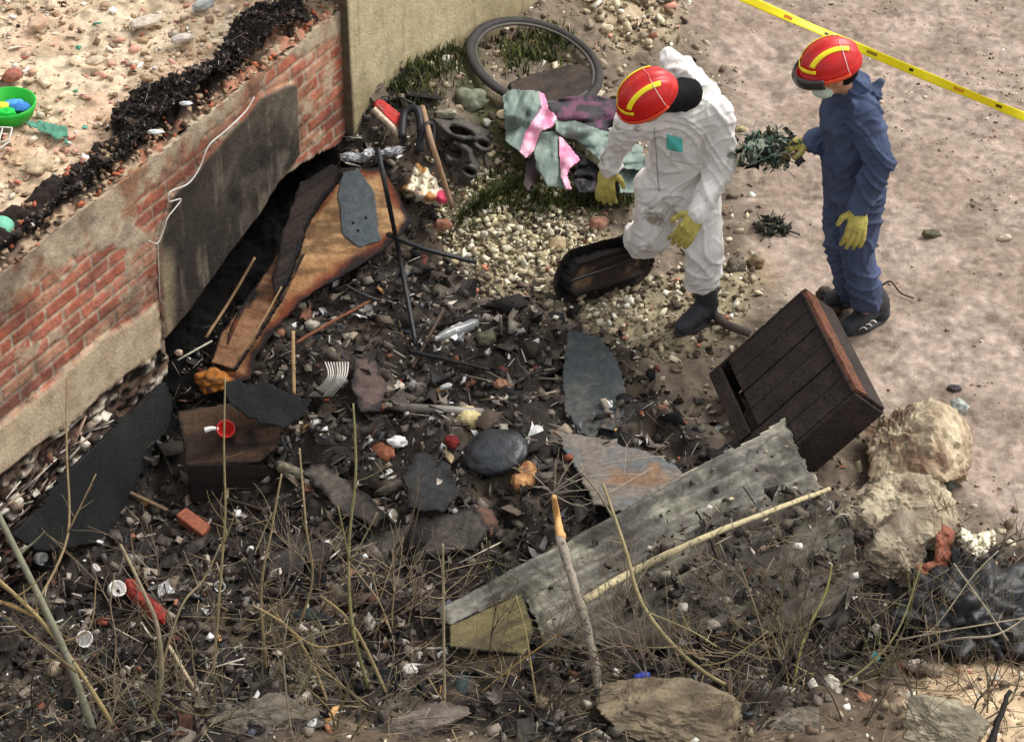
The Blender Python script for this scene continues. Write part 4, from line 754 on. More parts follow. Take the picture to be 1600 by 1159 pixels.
# leaf/tangle clumps on the dirt
def clump(name, c, rad, n, cols, label, cat, ln=.05, parent=None):
    pos = np.array(c[:])+rng.normal(0, 1, (n, 3))*np.array(rad)*.5; pos[:, 2] = np.maximum(pos[:, 2], c[2]-rad[2]*.7)
    o = frags(name, pos, rng.uniform(.4, 1, n)*ln, kindsel(n, [('flake', 4), ('stick', 3), ('curl', 2)]), pal(cols, n), M_D, 1.0)
    return tag(o, label, cat)
clump('tangled_clump', G(1206, 354, .02), (.07, .06, .03), 160, [(4, (52, 58, 50)), (3, (90, 92, 76)), (2, (140, 130, 110)), (2, (34, 30, 28))], 'dark tangle of string and leaves on the dirt between the two people', 'tangle')
# ---- terrace objects
def T(px, py, dz=0): return P(px, py, 1.2+dz)
tb = thing('green_tub', 'bright green plastic tub with colourful scraps inside on the terrace', 'tub', tuple(T(20, 170)))
V, Fc = lathe([(0, 0), (.115, 0), (.135, .05), (.14, .075), (.132, .075), (.12, .02), (0, .012)], 40); tc0 = T(14, 180)
tag(mesh('bowl', [tuple(Vector(v)+tc0) for v in V], Fc, mat('green_plastic', C(24, 178, 44), .45, .15, 10, .1, 30, .5), tb, None, True))
for i, (dx, dy, cc) in enumerate(((-.03, .0, (226, 200, 60)), (.03, .03, (80, 150, 200)), (.06, .0, (60, 120, 190)), (-.08, .02, (214, 226, 90)), (0, -.05, (40, 190, 70)))):
    ico('scrap', tc0+Vector((dx, dy, .045)), (.045, .035, .02), (C(*cc), C(*[min(255, int(k*1.1)) for k in cc])), M_D, amp=.3, sub=3, seed=i, parent=tb)
cloth('teal_rag', [(42, 192), (70, 190), (108, 204), (104, 222), (82, 216), (52, 202)], lambda A, B, d: 1.20+.02*fbm(A/9, B/9, 3), lambda A, B, d: mixc(K((90, 150, 124), len(A)), C(70, 110, 92), fbm(A/8, B/8, 6)), M_CL, label='faded teal rag on the terrace beside the green tub', cat='rag', rel=False, rag=16)
wc = thing('wire_crate', 'white wire crate corner at the left edge of the terrace', 'crate', tuple(T(5, 225)))
for pts in ([(-30, 197), (19, 200)], [(19, 200), (14, 222)], [(14, 222), (-12, 240)], [(-20, 208), (12, 210)], [(-20, 220), (8, 222)], [(4, 200), (-4, 232)]):
    rod('bar', [T(a, b, .07) for a, b in pts], .004, .004, M_WIRE, wc, k=2)
turned('round_dish', [(0, .0), (.05, .0), (.06, .02), (.05, .035), (.0, .045)], T(2, 358, .02), (.2, .1, 0), M_TEAL, label='round teal lid on the terrace corner above the brick wall', cat='lid')
for (a, b, sz, c1, lb) in ((228, 34, (.09, .05, .02), (224, 206, 186), 'long pale stone near the top of the terrace'), (285, 60, (.06, .03, .02), (228, 214, 200), 'flat white stone at the centre of the terrace'), (60, 36, (.06, .05, .03), (212, 178, 150), 'pinkish stone at the upper left of the terrace'), (20, 118, (.05, .04, .03), (176, 112, 94), 'red brick piece above the green tub'), (62, 258, (.07, .06, .03), (206, 184, 150), 'sandy clod below the teal rag'), (318, 8, (.06, .03, .03), (190, 190, 186), 'grey white chunk at the top edge of the terrace'), (150, 95, (.05, .03, .02), (220, 200, 170), 'cream stone in the middle left of the terrace')):
    ico('stone', T(a, b, .0), sz, (C(*c1), C(*[int(k*.85) for k in c1])), M_D, (0, 0, random.random()), .3, 3, 1.5, a, label=lb, cat='stone', fine=.1)
ico('foil_scrap', P(290, 162, 1.33), (.03, .012, .01), (C(230, 230, 230), C(200, 200, 200)), M_D, amp=.4, sub=3, seed=2, label='upper white foil scrap on the burnt heap of the wall', cat='scrap')
ico('foil_scrap', P(243, 206, 1.33), (.035, .015, .01), (C(230, 230, 230), C(190, 190, 190)), M_D, amp=.4, sub=3, seed=5, label='lower white foil scrap on the burnt heap of the wall', cat='scrap')
def cable(pts, off=.05): return [ONP(a, b, (wn, wA+wn*off)) for a, b in pts]
rod('white_cable', cable([(397, 152), (383, 175), (352, 205), (326, 228), (312, 262), (294, 287), (266, 300), (264, 315), (283, 312), (262, 340), (256, 358), (246, 380), (232, 376)]), .0042, .0035, M_WIRE, wob=.05, label='thin white cable draped down the sooty plaster panel', cat='cable')
rod('white_cable', cable([(246, 380), (248, 420), (250, 470)], .04), .003, .002, M_WIRE, label='short grey cable hanging at the left edge of the plaster panel', cat='cable')
# ---- barrier tape
def tape():
    p0 = J(1150, -12, 1.75); p1 = J(1640, 196, 1.35); p0, p1 = p0-(p1-p0)*.9, p1+(p1-p0)*.8; n = 420; V = []; Fc = []; cc = []; wv = (p1-p0).normalized(); nrm = (CAM-(p0+p1)/2).normalized(); sv = wv.cross(nrm).normalized()
    for i in range(n+1):
        t = i/n; p = p0.lerp(p1, t)+Vector((0, 0, .03-.05*math.sin(math.pi*t)))
        a = .5*math.sin(t*17+1)+.25*math.sin(t*47); sd2 = (sv*math.cos(a)+nrm*math.sin(a))
        hw = .024
        for k in range(7): V.append(tuple(p+sd2*hw*(k/3-1)))
    for i in range(n):
        for k in range(6): Fc.append((i*7+k, (i+1)*7+k, (i+1)*7+k+1, i*7+k+1))
    o = mesh('tape_band', V, Fc, mat('yellow_tape', C(246, 226, 20), .45, .12, 6, .05, 20, .4), tpn, None, True)
    m_ = o.modifiers.new('thickness', 'SOLIDIFY'); m_.thickness = .0015
    def at(px_, off=.004):
        best = min(range(n+1), key=lambda i: abs(proj(*V[i*7+3])[0]-px_)); return best
    for px_, cl, l in ((1225, (200, 110, 30), 4), (1290, (60, 50, 20), 2), (1355, (150, 130, 30), 5), (1421, (60, 40, 20), 2), (1489, (214, 140, 30), 5), (1557, (90, 70, 20), 3)):
        i = at(px_); vv = []; ff = []
        for q in range(l+1):
            for k in range(2, 5):
                b_ = Vector(V[min(n, i+q)*7+k]); b_ += (CAM-b_).normalized()*.003; vv.append(tuple(b_))
        for q in range(l):
            for k in range(2): ff.append((q*3+k, (q+1)*3+k, (q+1)*3+k+1, q*3+k+1))
        mo = mesh('printed_mark', vv, ff, mat('mark_%d' % cl[0], C(*cl), .5, .4, 60, 0, 10), tpn); mm = mo.modifiers.new('thickness', 'SOLIDIFY'); mm.thickness = .0008
tpn = thing('barrier_tape', 'yellow barrier tape with small dark printed marks stretched over the dirt', 'barrier tape', tuple(J(1400, 90, 1.5)))
tape()
# ---- medium loose pieces: every one an object of its own
LM = [('the clear bottle', 716, 515), ('the black iron post', 630, 420), ('the dome-like lid', 776, 706), ('the white paper flower', 622, 690), ('the orange brick piece', 304, 818), ('the bright red rag', 228, 935),
 ('the small red pot', 352, 672), ('the burnt drawer', 400, 700), ('the slate-like sheet', 925, 600), ('the grey sack', 960, 730), ('the corrugated sheet', 1100, 800), ('the grey post', 905, 940), ('the pale grey sheet', 770, 930),
 ('the olive crate', 760, 1000), ('the tallest masonry block', 1428, 700), ('the broken sandy block', 1392, 812), ('the black rubbish bag', 1512, 955), ('the white ash heap', 320, 1012),
 ('the leaning black board', 150, 760), ('the fan of pale wires', 510, 590), ('the burnt suitcase', 950, 430), ('the white gravel heap', 800, 385), ('the grey tarpaulin', 880, 240), ('the tall beige wall', 660, 80), ('the bicycle tyre', 838, 98),
 ('the orange furniture panel', 480, 440), ('the wooden cabinet', 1240, 600), ('the black boot in front', 1085, 505), ('the wide brown boulder', 1050, 1120), ('the angular grey rock', 1465, 1140), ('the torn foam', 822, 745), ('the dark teal lump', 477, 965), ('the mossy lump', 455, 735), ('the reddish torn piece', 760, 815), ('the grey pipe', 690, 640), ('the straight vertical stem', 694, 1060), ('the thick grey sapling', 80, 980), ('the rubber tyre', 715, 235), ('the white sack', 655, 285), ('the tall stem by the tile', 552, 860), ('the white cup', 130, 998), ('the blue cap', 1003, 1058), ('the turquoise scrap', 1366, 1026), ('the rusty curled scrap', 1085, 800), ('the bottom left rock', 420, 1125)]
USED = set()
def where(px, py, front):
    """first free description of the spot: direction from the nearest landmarks"""
    order = sorted(LM, key=lambda l: math.hypot(l[1]-px, (l[2]-py)*1.1))
    for name, lx, ly in order[:7]:
        dx, dy = px-lx, py-ly; dist = math.hypot(dx, dy)
        if dist < 25: dr = 'right beside'
        elif abs(dx) > 2*abs(dy): dr = 'right of' if dx > 0 else 'left of'
        elif abs(dy) > 2*abs(dx): dr = 'below' if dy > 0 else 'above'
        else: dr = ('lower' if dy > 0 else 'upper')+(' right of' if dx > 0 else ' left of')
        for near in ((['just '] if dist < 70 else ['']) + ['somewhat farther ' if dist < 140 else 'well ']):
            t = front+' '+near+dr+' '+name
            if t not in USED and len(t.split()) <= 16: USED.add(t); return t
    return front+' near '+order[0][0]
def tone(c):
    r, g, b = c; l = (r+g+b)/3
    if r > 1.9*b and r > .14: return 'reddish'
    if l > .5: return 'white'
    if l > .22: return 'pale'
    if l > .09: return 'grey brown'
    if l > .035: return 'dark brown'
    return 'black'
def loose(name, n, wf, lo, hi, kinds, palette, noun, cat, group, box=(-3, 3, -2.8, 3.9), tilt=.35, mt=M_D):
    got = 0
    while got < n:
        x, y, px, py = scatter(40, wf, *box)
        for i in range(len(x)):
            if got >= n: break
            if not (10 < px[i] < 1590 and 10 < py[i] < 1150): continue
            sz = np.array([lo*(hi/lo)**(rng.random()**1.4)]); k = kindsel(1, kinds); cl = pal(palette, 1)
            o = frags(name, np.zeros((1, 3)), sz, k, cl, mt, tilt)
            big = 'large ' if sz[0] > lo+(hi-lo)*.6 else ('small ' if sz[0] < lo+(hi-lo)*.22 else '')
            o.location = (x[i], y[i], Hs(x[i], y[i])+float(sz[0])*.22); tag(o, where(px[i], py[i], big+tone(cl[0])+' '+noun), cat, group); got += 1
loose('charred_board', 50, bw, .06, .16, [('plate', 1)], [(5, (34, 30, 28)), (4, (56, 48, 42)), (3, (84, 72, 62)), (1, (60, 64, 68)), (1, (120, 104, 86))], 'charred board piece', 'board', 'charred board pieces')
loose('charred_stick', 45, bw, .05, .13, [('stick', 1)], [(5, (36, 31, 28)), (3, (70, 58, 48)), (2, (120, 100, 76)), (1, (178, 160, 130))], 'scorched stick', 'stick', 'scorched sticks')
loose('brick_fragment', 22, lambda a, b: np.clip(bw(a, b)*.8+gw(a, b)*.4, 0, 1), .022, .055, [('chunk', 1)], [(3, (160, 88, 62)), (2, (136, 76, 58)), (1, (176, 118, 92))], 'brick fragment', 'brick piece', 'scattered brick fragments')
loose('rubble_chunk', 60, lambda a, b: np.clip(1-dw(a, b), 0, 1)*.7, .04, .09, [('chunk', 3), ('rock', 1)], [(3, (150, 136, 116)), (3, (112, 100, 86)), (2, (84, 74, 64)), (1, (196, 184, 160))], 'masonry chunk', 'stone', 'loose masonry chunks', tilt=.6)
loose('white_scrap', 44, bw, .022, .055, [('curl', 2), ('flake', 1)], [(3, (230, 228, 222)), (1, (190, 186, 176))], 'torn scrap', 'scrap', 'scattered white scraps', tilt=.7)
loose('crumpled_sheet', 26, bw, .06, .13, [('curl', 1)], [(4, (44, 42, 42)), (3, (30, 30, 32)), (2, (86, 80, 74)), (1, (110, 98, 84))], 'crumpled scorched sheet', 'sheet', 'crumpled scorched sheets', tilt=.5)
# ------------------------------------------------------------------ grass
def grass(name, spots, cols, label, hgt=.08):
    V = []; Fc = []; cc = []
    for (a, b, rx, ry, n) in spots:
        for _ in range(n):
            u = random.gauss(0, .5); v = random.gauss(0, .5); g = P(a+u*rx, b+v*ry, .1); z = Hs(g.x, g.y); g = P(a+u*rx, b+v*ry, z); gx_, gy_ = g.x, g.y; z = Hs(gx_, gy_)
            an = random.random()*6.28; h = hgt*random.uniform(.4, 1.2); ln = random.uniform(.1, .9)*h; w_ = random.uniform(.002, .0045); dx, dy = math.cos(an), math.sin(an)
            i0 = len(V); bb = Vector((gx_, gy_, z-.005)); sd2 = Vector((-dy, dx, 0))*w_
            mid = bb+Vector((dx*ln*.35, dy*ln*.35, h*.6)); tip = bb+Vector((dx*ln, dy*ln, h))
            V += [tuple(bb-sd2), tuple(bb+sd2), tuple(mid+sd2), tuple(mid-sd2), tuple(tip)]; Fc += [(i0, i0+1, i0+2, i0+3), (i0+3, i0+2, i0+4)]
            c = C(*random.choice(cols)); cc += [c]*5
    o = mesh(name, V, Fc, mat('grass_blade', None, .7, .2, 8, 0, 10, .2), None, cc, False, False); return stuff(o, label, 'grass')
GC = [(66, 76, 36), (48, 58, 30), (92, 98, 50), (40, 48, 28), (110, 110, 64)]
grass('grass_tufts', [(668, 110, 40, 55, 1500), (700, 90, 40, 40, 500), (640, 150, 40, 26, 500), (790, 270, 50, 40, 1400), (850, 320, 90, 22, 900), (930, 315, 70, 18, 500), (740, 300, 30, 30, 400), (840, 75, 60, 30, 700), (800, 110, 30, 20, 200)], GC, 'dark green grass tufts by the beige wall and under the tarpaulin')

# crumbs and splinters fallen onto the slabs
def oncrumbs(name, pl, box, n, label):
    a = rng.uniform(box[0], box[1], n); b = rng.uniform(box[2], box[3], n); keep = polyd(a, b, box[4]) > 3
    pos = np.array([tuple(ONP(x, y, (pl[0], pl[1]+pl[0]*.008))) for x, y in zip(a[keep], b[keep])]); m = len(pos)
    stuff(frags(name, pos, rng.uniform(.006, .03, m), kindsel(m, [('chunk', 4), ('flake', 4), ('stick', 3)]), pal([(4, (120, 108, 90)), (4, (70, 60, 50)), (2, (170, 158, 130)), (2, (46, 40, 36))], m), M_D, .3), label, 'debris')
oncrumbs('sheet_crumbs', (S1[0], S1[1]+S1[0]*.01), (700, 1340, 640, 1000, [(1228, 660), (1290, 785), (1170, 825), (950, 925), (720, 955), (890, 855), (1070, 742)]), 260, 'a few crumbs and splinters fallen on the corrugated sheet')
x, y, px, py = scatter(4600, lambda a, b: sst(0, 25, polyd(a, b, [(930, 960), (1060, 880), (1290, 800), (1360, 850), (1370, 960), (1220, 1010), (1000, 1040)]))*.8, 0, 2.6, -2.6, 0)
m = len(x); z = H(x, y)+.08+.10*rng.random(m)
stuff(frags('sheet_litter', np.stack([x, y, z], 1), .012*(5.0)**(rng.random(m)**1.6), kindsel(m, [('chunk', 3), ('flake', 4), ('stick', 3), ('curl', 3), ('plate', 2)]), pal([(4, (84, 76, 66)), (4, (58, 52, 46)), (3, (116, 106, 92)), (1.4, (160, 150, 132)), (3, (36, 32, 30)), (.5, (206, 200, 188))], m), M_D, .6), 'torn litter and debris heaped over the lower half of the corrugated sheet', 'debris')

# larger charred slabs half sunk in the rubbish
cs = lambda c1, c2: woodcol(c1, c2, (30, 27, 25), .03, (2.5, 12), .1)
for nm, poly, (h0, h1, h2), c1, c2, lb, ct in (
 ('charred_sheet', [(560, 850), (640, 812), (742, 788), (768, 830), (742, 862), (650, 872), (588, 886)], (.07, .12, .05), (76, 70, 64), (54, 49, 45), 'long dusty grey charred slab left of the corrugated sheet tip', 'slab'),
 ('charred_sheet', [(470, 735), (505, 718), (560, 760), (600, 800), (585, 822), (520, 790)], (.08, .12, .05), (92, 84, 76), (60, 55, 50), 'narrow slanting grey slab left of the long grey lump', 'slab'),
 ('charred_sheet', [(556, 556), (590, 558), (604, 600), (592, 642), (566, 638), (550, 600)], (.06, .05, .08), (88, 72, 66), (58, 50, 47), 'reddish brown scorched sheet right of the fan of pale wires', 'sheet'),
 ('black_sheet', [(655, 700), (700, 722), (718, 772), (690, 800), (640, 790), (625, 740)], (.05, .08, .10), (44, 44, 45), (30, 30, 31), 'black crumpled sheet just left of the dark dome', 'sheet'),
 ('charred_sheet', [(395, 850), (470, 826), (520, 860), (500, 900), (430, 905)], (.06, .10, .05), (62, 57, 53), (44, 40, 38), 'dark scorched slab behind the pair of thin stems', 'slab')):
    p_ = plane3(G(*poly[0], h0), G(*poly[2], h1), G(*poly[4], h2))
    board(nm, poly, p_, .014, cs(c1, c2), M_D, .007, lambda A, B, d: .06*(fbm(A*4, B*4, 5)-.5)+.02*(fbm(A*11, B*11, 6)-.5), .022, label=lb, cat=ct)
# ------------------------------------------------------------------ people
def _tri_obj(V, Fc):
    me = bpy.data.meshes.new('tmp'); me.from_pydata([tuple(v) for v in V], [], Fc); me.update(); return me
def blob(parts, vox, smooth=4):
    """overlapping closed pieces fused into ONE continuous surface"""
    V = []; Fc = []
    def add(v, f):
        o = len(V); V.extend(tuple(q) for q in v); Fc.extend(tuple(i+o for i in g) for g in f)
    bm = bmesh.new(); bmesh.ops.create_icosphere(bm, subdivisions=3, radius=1); sv = [v.co.copy() for v in bm.verts]; sf = [[x.index for x in f.verts] for f in bm.faces]; bm.free()
    for p in parts:
        if p[0] == 'limb':
            pts = p[1]
            for c, r in pts: add([Vector(c)+q*r for q in sv], sf)
            for (c0, r0), (c1, r1) in zip(pts, pts[1:]):
                if (Vector(c1)-Vector(c0)).length > 1e-4: add(*tube([c0, c1], [r0, r1], 20))
        elif p[0] == 'ell':
            _, c, ax, rad = p; add([Vector(c)+ax[0]*q.x*rad[0]+ax[1]*q.y*rad[1]+ax[2]*q.z*rad[2] for q in sv], sf)
        elif p[0] == 'loft':                       # rings: (centre, half width, half depth), side vector
            _, rings, side = p; n = 28; v = []; f = []
            rs = []
            for i in range(len(rings)-1):
                for j in range(4):
                    t = j/4; rs.append(tuple(rings[i][k]*(1-t)+rings[i+1][k]*t for k in range(3)))
            rs.append(rings[-1])
            for i, (c, a, b) in enumerate(rs):
                t = (Vector(rs[min(i+1, len(rs)-1)][0])-Vector(rs[max(i-1, 0)][0])).normalized(); s_ = (side-t*side.dot(t)).normalized(); q = t.cross(s_)
                for k in range(n):
                    an = 2*math.pi*k/n; v.append(Vector(c)+s_*math.cos(an)*a+q*math.sin(an)*b)
            for i in range(len(rs)-1):
                for k in range(n): f.append((i*n+k, i*n+(k+1) % n, (i+1)*n+(k+1) % n, (i+1)*n+k))
            f.append(tuple(range(n))[::-1]); f.append(tuple((len(rs)-1)*n+k for k in range(n))); add(v, f)
    me = _tri_obj(V, Fc); o = bpy.data.objects.new('tmp', me); COL.objects.link(o)
    m = o.modifiers.new('r', 'REMESH'); m.mode = 'VOXEL'; m.voxel_size = vox
    s_ = o.modifiers.new('s', 'SMOOTH'); s_.iterations = smooth; s_.factor = .5
    dg = bpy.context.evaluated_depsgraph_get(); ev = o.evaluated_get(dg); m2 = ev.to_mesh()
    n = len(m2.vertices); co = np.zeros(n*3); m2.vertices.foreach_get('co', co); no = np.zeros(n*3); m2.vertices.foreach_get('normal', no)
    fs = [tuple(p.vertices) for p in m2.polygons]; ev.to_mesh_clear(); bpy.data.objects.remove(o); bpy.data.meshes.remove(me)
    return co.reshape(-1, 3), no.reshape(-1, 3), fs
def folds(co, no, amp=.010, seed=0, lo=0):
    out = co.copy()
    for i in range(len(co)):
        x, y, z = co[i]
        w1 = mn.noise(Vector((x*3+seed, y*3, z*3)))*.25
        b = mn.noise(Vector((x*5, y*5+seed, z*7)))
        r1 = 1-abs(mn.noise(Vector((x*5+z*4+seed, y*5, z*9+x*6+w1*9))))*5.0           # long sharp folds across the limbs
        r2 = 1-abs(mn.noise(Vector((x*11-z*7, y*10+seed, z*15-x*9+w1*9))))*4.5
        r3 = 1-abs(mn.noise(Vector((x*12+seed, y*12, z*4+5))))*3.4                      # vertical drag lines
        out[i] += no[i]*(amp*.75*b+amp*1.15*max(0, r1)**1.3-amp*.25+amp*.6*max(0, r2)**1.4+amp*.45*max(0, r3)**2)
    return out
def skinmesh(name, parts, vox, m, parent, amp=0, seed=0, zmin=None, label=None, smooth=4):
    co, no, fs = blob(parts, vox, smooth)
    if amp: co = folds(co, no, amp, seed)
    if zmin is not None: co[:, 2] = np.maximum(co[:, 2], zmin)
    return tag(mesh(name, co, fs, m, parent, None, True), label)
def cambasis(a, b, c): return (Vector((1, 0, 0))*a+CU*b-CF*c).normalized()
def frame(f, u):
    f = f.normalized(); u = (u-f*u.dot(f)).normalized(); return f, u, f.cross(u)
M_SUITW = mat('white_coverall', C(226, 222, 216), .8, .10, 5, .35, 26, .2, dist=.012, mix=(C(150, 140, 124), .60, 1))
M_SUITB = mat('navy_coverall', C(70, 80, 106), .8, .28, 6, .4, 26, .2, dist=.012)
M_GLOVE = mat('yellow_glove', C(172, 158, 84), .85, .35, 22, .5, 80, .2)
M_BOOT = mat('black_boot', C(48, 50, 54), .55, .35, 12, .25, 50, .35)
M_SKIN = mat('skin', C(190, 140, 112), .6, .1, 8, .1, 40, .3)
M_HELM = mat('helmet_red', C(196, 22, 18), .36, .25, 9, .03, 30, .5)
M_HELD = mat('helmet_edge', C(226, 78, 40), .4, .15, 9, .03, 30, .5)
M_YEL = mat('reflective_yellow', C(250, 226, 40), .45, .12, 20, .05, 60, .4)
M_BLK = mat('black_cloth', C(20, 19, 21), .9, .3, 12, .3, 60, .15)
def helmet(parent, c, f, u, visor=True):
    f, u, r = frame(f, u); A, B, D = .144, .119, .122
    def S(th, ph, off=0):
        l = math.cos(ph)*math.sin(th); x = math.cos(ph)*math.cos(th); z = math.sin(ph)
        top = sst(.2, .5, z)
        k = 1+.055*math.exp(-(l/.13)**2)*top-.03*math.exp(-((abs(l)-.28)/.06)**2)*top+.035*math.exp(-((abs(l)-.50)/.12)**2)*top
        k += .05*sst(.2, -.1, z)
        if x > 0: k += .10*sst(.12, -.12, z)*max(0, x)**2
        return Vector(c)+(f*x*A+r*l*B+u*z*D)*(k+off/.13)
    n, m = 72, 26; V = []; Fc = []
    for j in range(m+1):
        ph = R(-14)+(R(90)-R(-14))*j/m
        for i in range(n): V.append(S(2*math.pi*i/n, ph))
    for j in range(m):
        for i in range(n): Fc.append((j*n+i, (j+1)*n+i, (j+1)*n+(i+1) % n, j*n+(i+1) % n))
    h = mesh('helmet', V, Fc, M_HELM, parent, None, True); s_ = h.modifiers.new('thickness', 'SOLIDIFY'); s_.thickness = .006; s_.offset = -1
    def strip(name, fn, n_, w_, m_, off=.004, th=.002):
        V = []; Fc = []
        for i in range(n_+1):
            for k in range(5): V.append(fn(i/n_, (k/4-.5)*w_, off))
        for i in range(n_):
            for k in range(4): Fc.append((i*5+k, (i+1)*5+k, (i+1)*5+k+1, i*5+k+1))
        o = mesh(name, V, Fc, m_, h, None, True); q = o.modifiers.new('thickness', 'SOLIDIFY'); q.thickness = th; return o
    def lat(l0, x0, x1):
        def fn(t, w_, off):
            l = l0+w_; x = x0+(x1-x0)*t; x = x*math.sqrt(max(.01, 1-l*l)); z = math.sqrt(max(0.0, 1-l*l-x*x)); return S(math.atan2(l, x), math.asin(min(1, z)), off)
        return fn
    for sg in (1, -1): strip('reflective_stripe', lat(sg*.52, .86, -.62), 30, .17, M_YEL)
    strip('reflective_stripe', lambda t, w_, off: S(R(-46)+R(92)*t, R(16)+w_, off), 20, .13, M_YEL, .006)
    strip('brim_band', lambda t, w_, off: S(R(-110)+R(220)*t, R(-7)+w_, off), 40, .16, M_HELD, .005)
    strip('white_strap', lambda t, w_, off: S(math.atan2(math.cos(math.pi*t), -.30-w_*.4), math.asin(max(-.99, min(.999, math.sqrt(max(0, 1-.09))*math.sin(math.pi*t))))*.95, off), 40, .05, M_WHT, .007)
    if visor: strip('visor', lambda t, w_, off: S(R(-62)+R(124)*t, R(-6)+w_, off+.012), 24, .34, mat('dark_visor', C(50, 46, 44), .2, .2, 9, 0, 10, .6), .01, .003)
    return h
def headparts(c, f, u, neck):
    f, u, r = frame(f, u); c = Vector(c)
    return [('ell', c+u*.01, (f, r, u), (.098, .077, .105)), ('ell', c+f*.035-u*.065, (f, r, u), (.062, .055, .055)), ('limb', [(c+f*.092-u*.02, .012), (c+f*.108-u*.042, .015)]), ('ell', c+f*.094-u*.075, (f, r, u), (.012, .026, .008)),
            ('ell', c+r*.077-u*.02, (f, r, u), (.022, .010, .032)), ('ell', c-r*.077-u*.02, (f, r, u), (.022, .010, .032)), ('limb', [(c-f*.02-u*.06, .055), (neck, .058)])]
def glove(parent, w_, d, n, curl=.35, sc=1.0, flip=1, name='glove'):
    """palm, four fingers of different lengths and a thumb leaving the side of the palm"""
    d = d.normalized(); n = (n-d*n.dot(d)).normalized(); s_ = d.cross(n)*flip; w_ = Vector(w_)
    parts = [('limb', [(w_-d*.035*sc, .036*sc), (w_, .034*sc)]), ('ell', w_+d*.05*sc, (d, s_, n), (.058*sc, .046*sc, .02*sc))]
    for i, (off, ln) in enumerate(((-.033, .066), (-.011, .078), (.012, .084), (.035, .076))):
        p = w_+d*.088*sc+s_*off*sc; dd = (d+s_*off*2.2).normalized(); pts = [(w_+d*.05*sc+s_*off*.8*sc, .0125*sc), (p, .0125*sc)]
        for k, (fr, rr) in enumerate(((.42, .0115), (.32, .0105), (.26, .009))):
            an = curl*(1+.35*k)+.06*i; dd = (dd*math.cos(an)-n*math.sin(an)).normalized(); p = p+dd*ln*fr*1.25*sc; pts.append((p, rr*sc))
        parts.append(('limb', pts))
    b = w_+d*.028*sc+s_*.036*sc; t1 = b+(d*.5+s_*.75-n*.15).normalized()*.038*sc; t2 = t1+(d*.85+s_*.35-n*.35).normalized()*.034*sc
    parts.append(('limb', [(b, .016*sc), (t1, .0135*sc), (t2, .011*sc)]))
    return skinmesh(name, parts, .0042, M_GLOVE, parent, .0025, 3, smooth=2)
def boot(parent, top, ankle, heel, toe, z0, r=.056):
    top, ankle, heel, toe = map(Vector, (top, ankle, heel, toe)); fd = (toe-heel).normalized(); sd2 = Vector((-fd.y, fd.x, 0)); upv = Vector((0, 0, 1))
    parts = [('limb', [(top, r*1.18), (ankle.lerp(top, .5), r*1.1), (ankle, r)]), ('limb', [(ankle, r), (heel+Vector((0, 0, .045))+fd*.035, .046)]), ('limb', [(ankle+fd*.01, r*.98), (heel.lerp(toe, .62)+Vector((0, 0, .05)), .05), (toe+Vector((0, 0, .042))-fd*.045, .043)]),
             ('ell', heel.lerp(toe, .5)+Vector((0, 0, .012)), (fd, sd2, upv), ((toe-heel).length*.53, .052, .02))]
    return skinmesh('boot', parts, .006, M_BOOT, parent, .003, 5, z0, smooth=3)
from mathutils.bvhtree import BVHTree
def bvh(o): return BVHTree.FromPolygons([o.matrix_world @ v.co if False else v.co for v in o.data.vertices], [tuple(p.vertices) for p in o.data.polygons])
def decal(name, tree, x0, y0, x1, y1, m, parent, off=.003, n=10, skew=0):
    V = []; Fc = []
    for j in range(n+1):
        for i in range(n+1):
            a = x0+(x1-x0)*i/n; b = y0+(y1-y0)*j/n+skew*i/n; h = tree.ray_cast(CAM, ray(a, b).normalized())
            if h[0] is None: return None
            V.append(h[0]+h[1]*off)
    for j in range(n):
        for i in range(n): Fc.append((j*(n+1)+i, j*(n+1)+i+1, (j+1)*(n+1)+i+1, (j+1)*(n+1)+i))
    o = mesh(name, V, Fc, m, parent, None, True); q = o.modifiers.new('thickness', 'SOLIDIFY'); q.thickness = .002; return o
def seam(name, tree, pts, m, parent, r=.003):
    out = []
    for (a0, b0), (a1, b1) in zip(pts, pts[1:]):
        for k in range(8):
            h = tree.ray_cast(CAM, ray(a0+(a1-a0)*k/8, b0+(b1-b0)*k/8).normalized())
            if h[0] is not None: out.append(h[0]+h[1]*.001)
    V, Fc = tube(out, r, 6); return mesh(name, V, Fc, m, parent, None, True)
# ---- person in white
pw = thing('person', 'person in white hooded coverall, red helmet and yellow gloves looking down at the rubble', 'person', tuple(G(1085, 505)))
hipC = J(1058, 282, .50); nk = J(1072, 148, .40); shL = J(1120, 178, .40); shR = J(988, 192, .36)
hL = J(1086, 296, .47); hR = J(1030, 296, .50); kL = J(1102, 385, .32); aL = J(1092, 478, .37); kR = J(1018, 366, .48); aR = J(985, 384, .84)
eL = J(1124, 265, .38); wL = J(1090, 332, .24); eR = J(966, 226, .50); wR = J(951, 262, .56)
side = (shL-shR).normalized(); waist = hipC.lerp(nk, .42)+Vector((0, .0, 0)); chest = hipC.lerp(nk, .74)
torso = [(hipC-Vector((0, 0, .06)), .145, .12), (hipC+Vector((0, 0, .05)), .158, .13), (waist, .152, .122), (chest, .172, .125), (chest.lerp(nk, .62), .15, .105), (nk, .075, .075)]
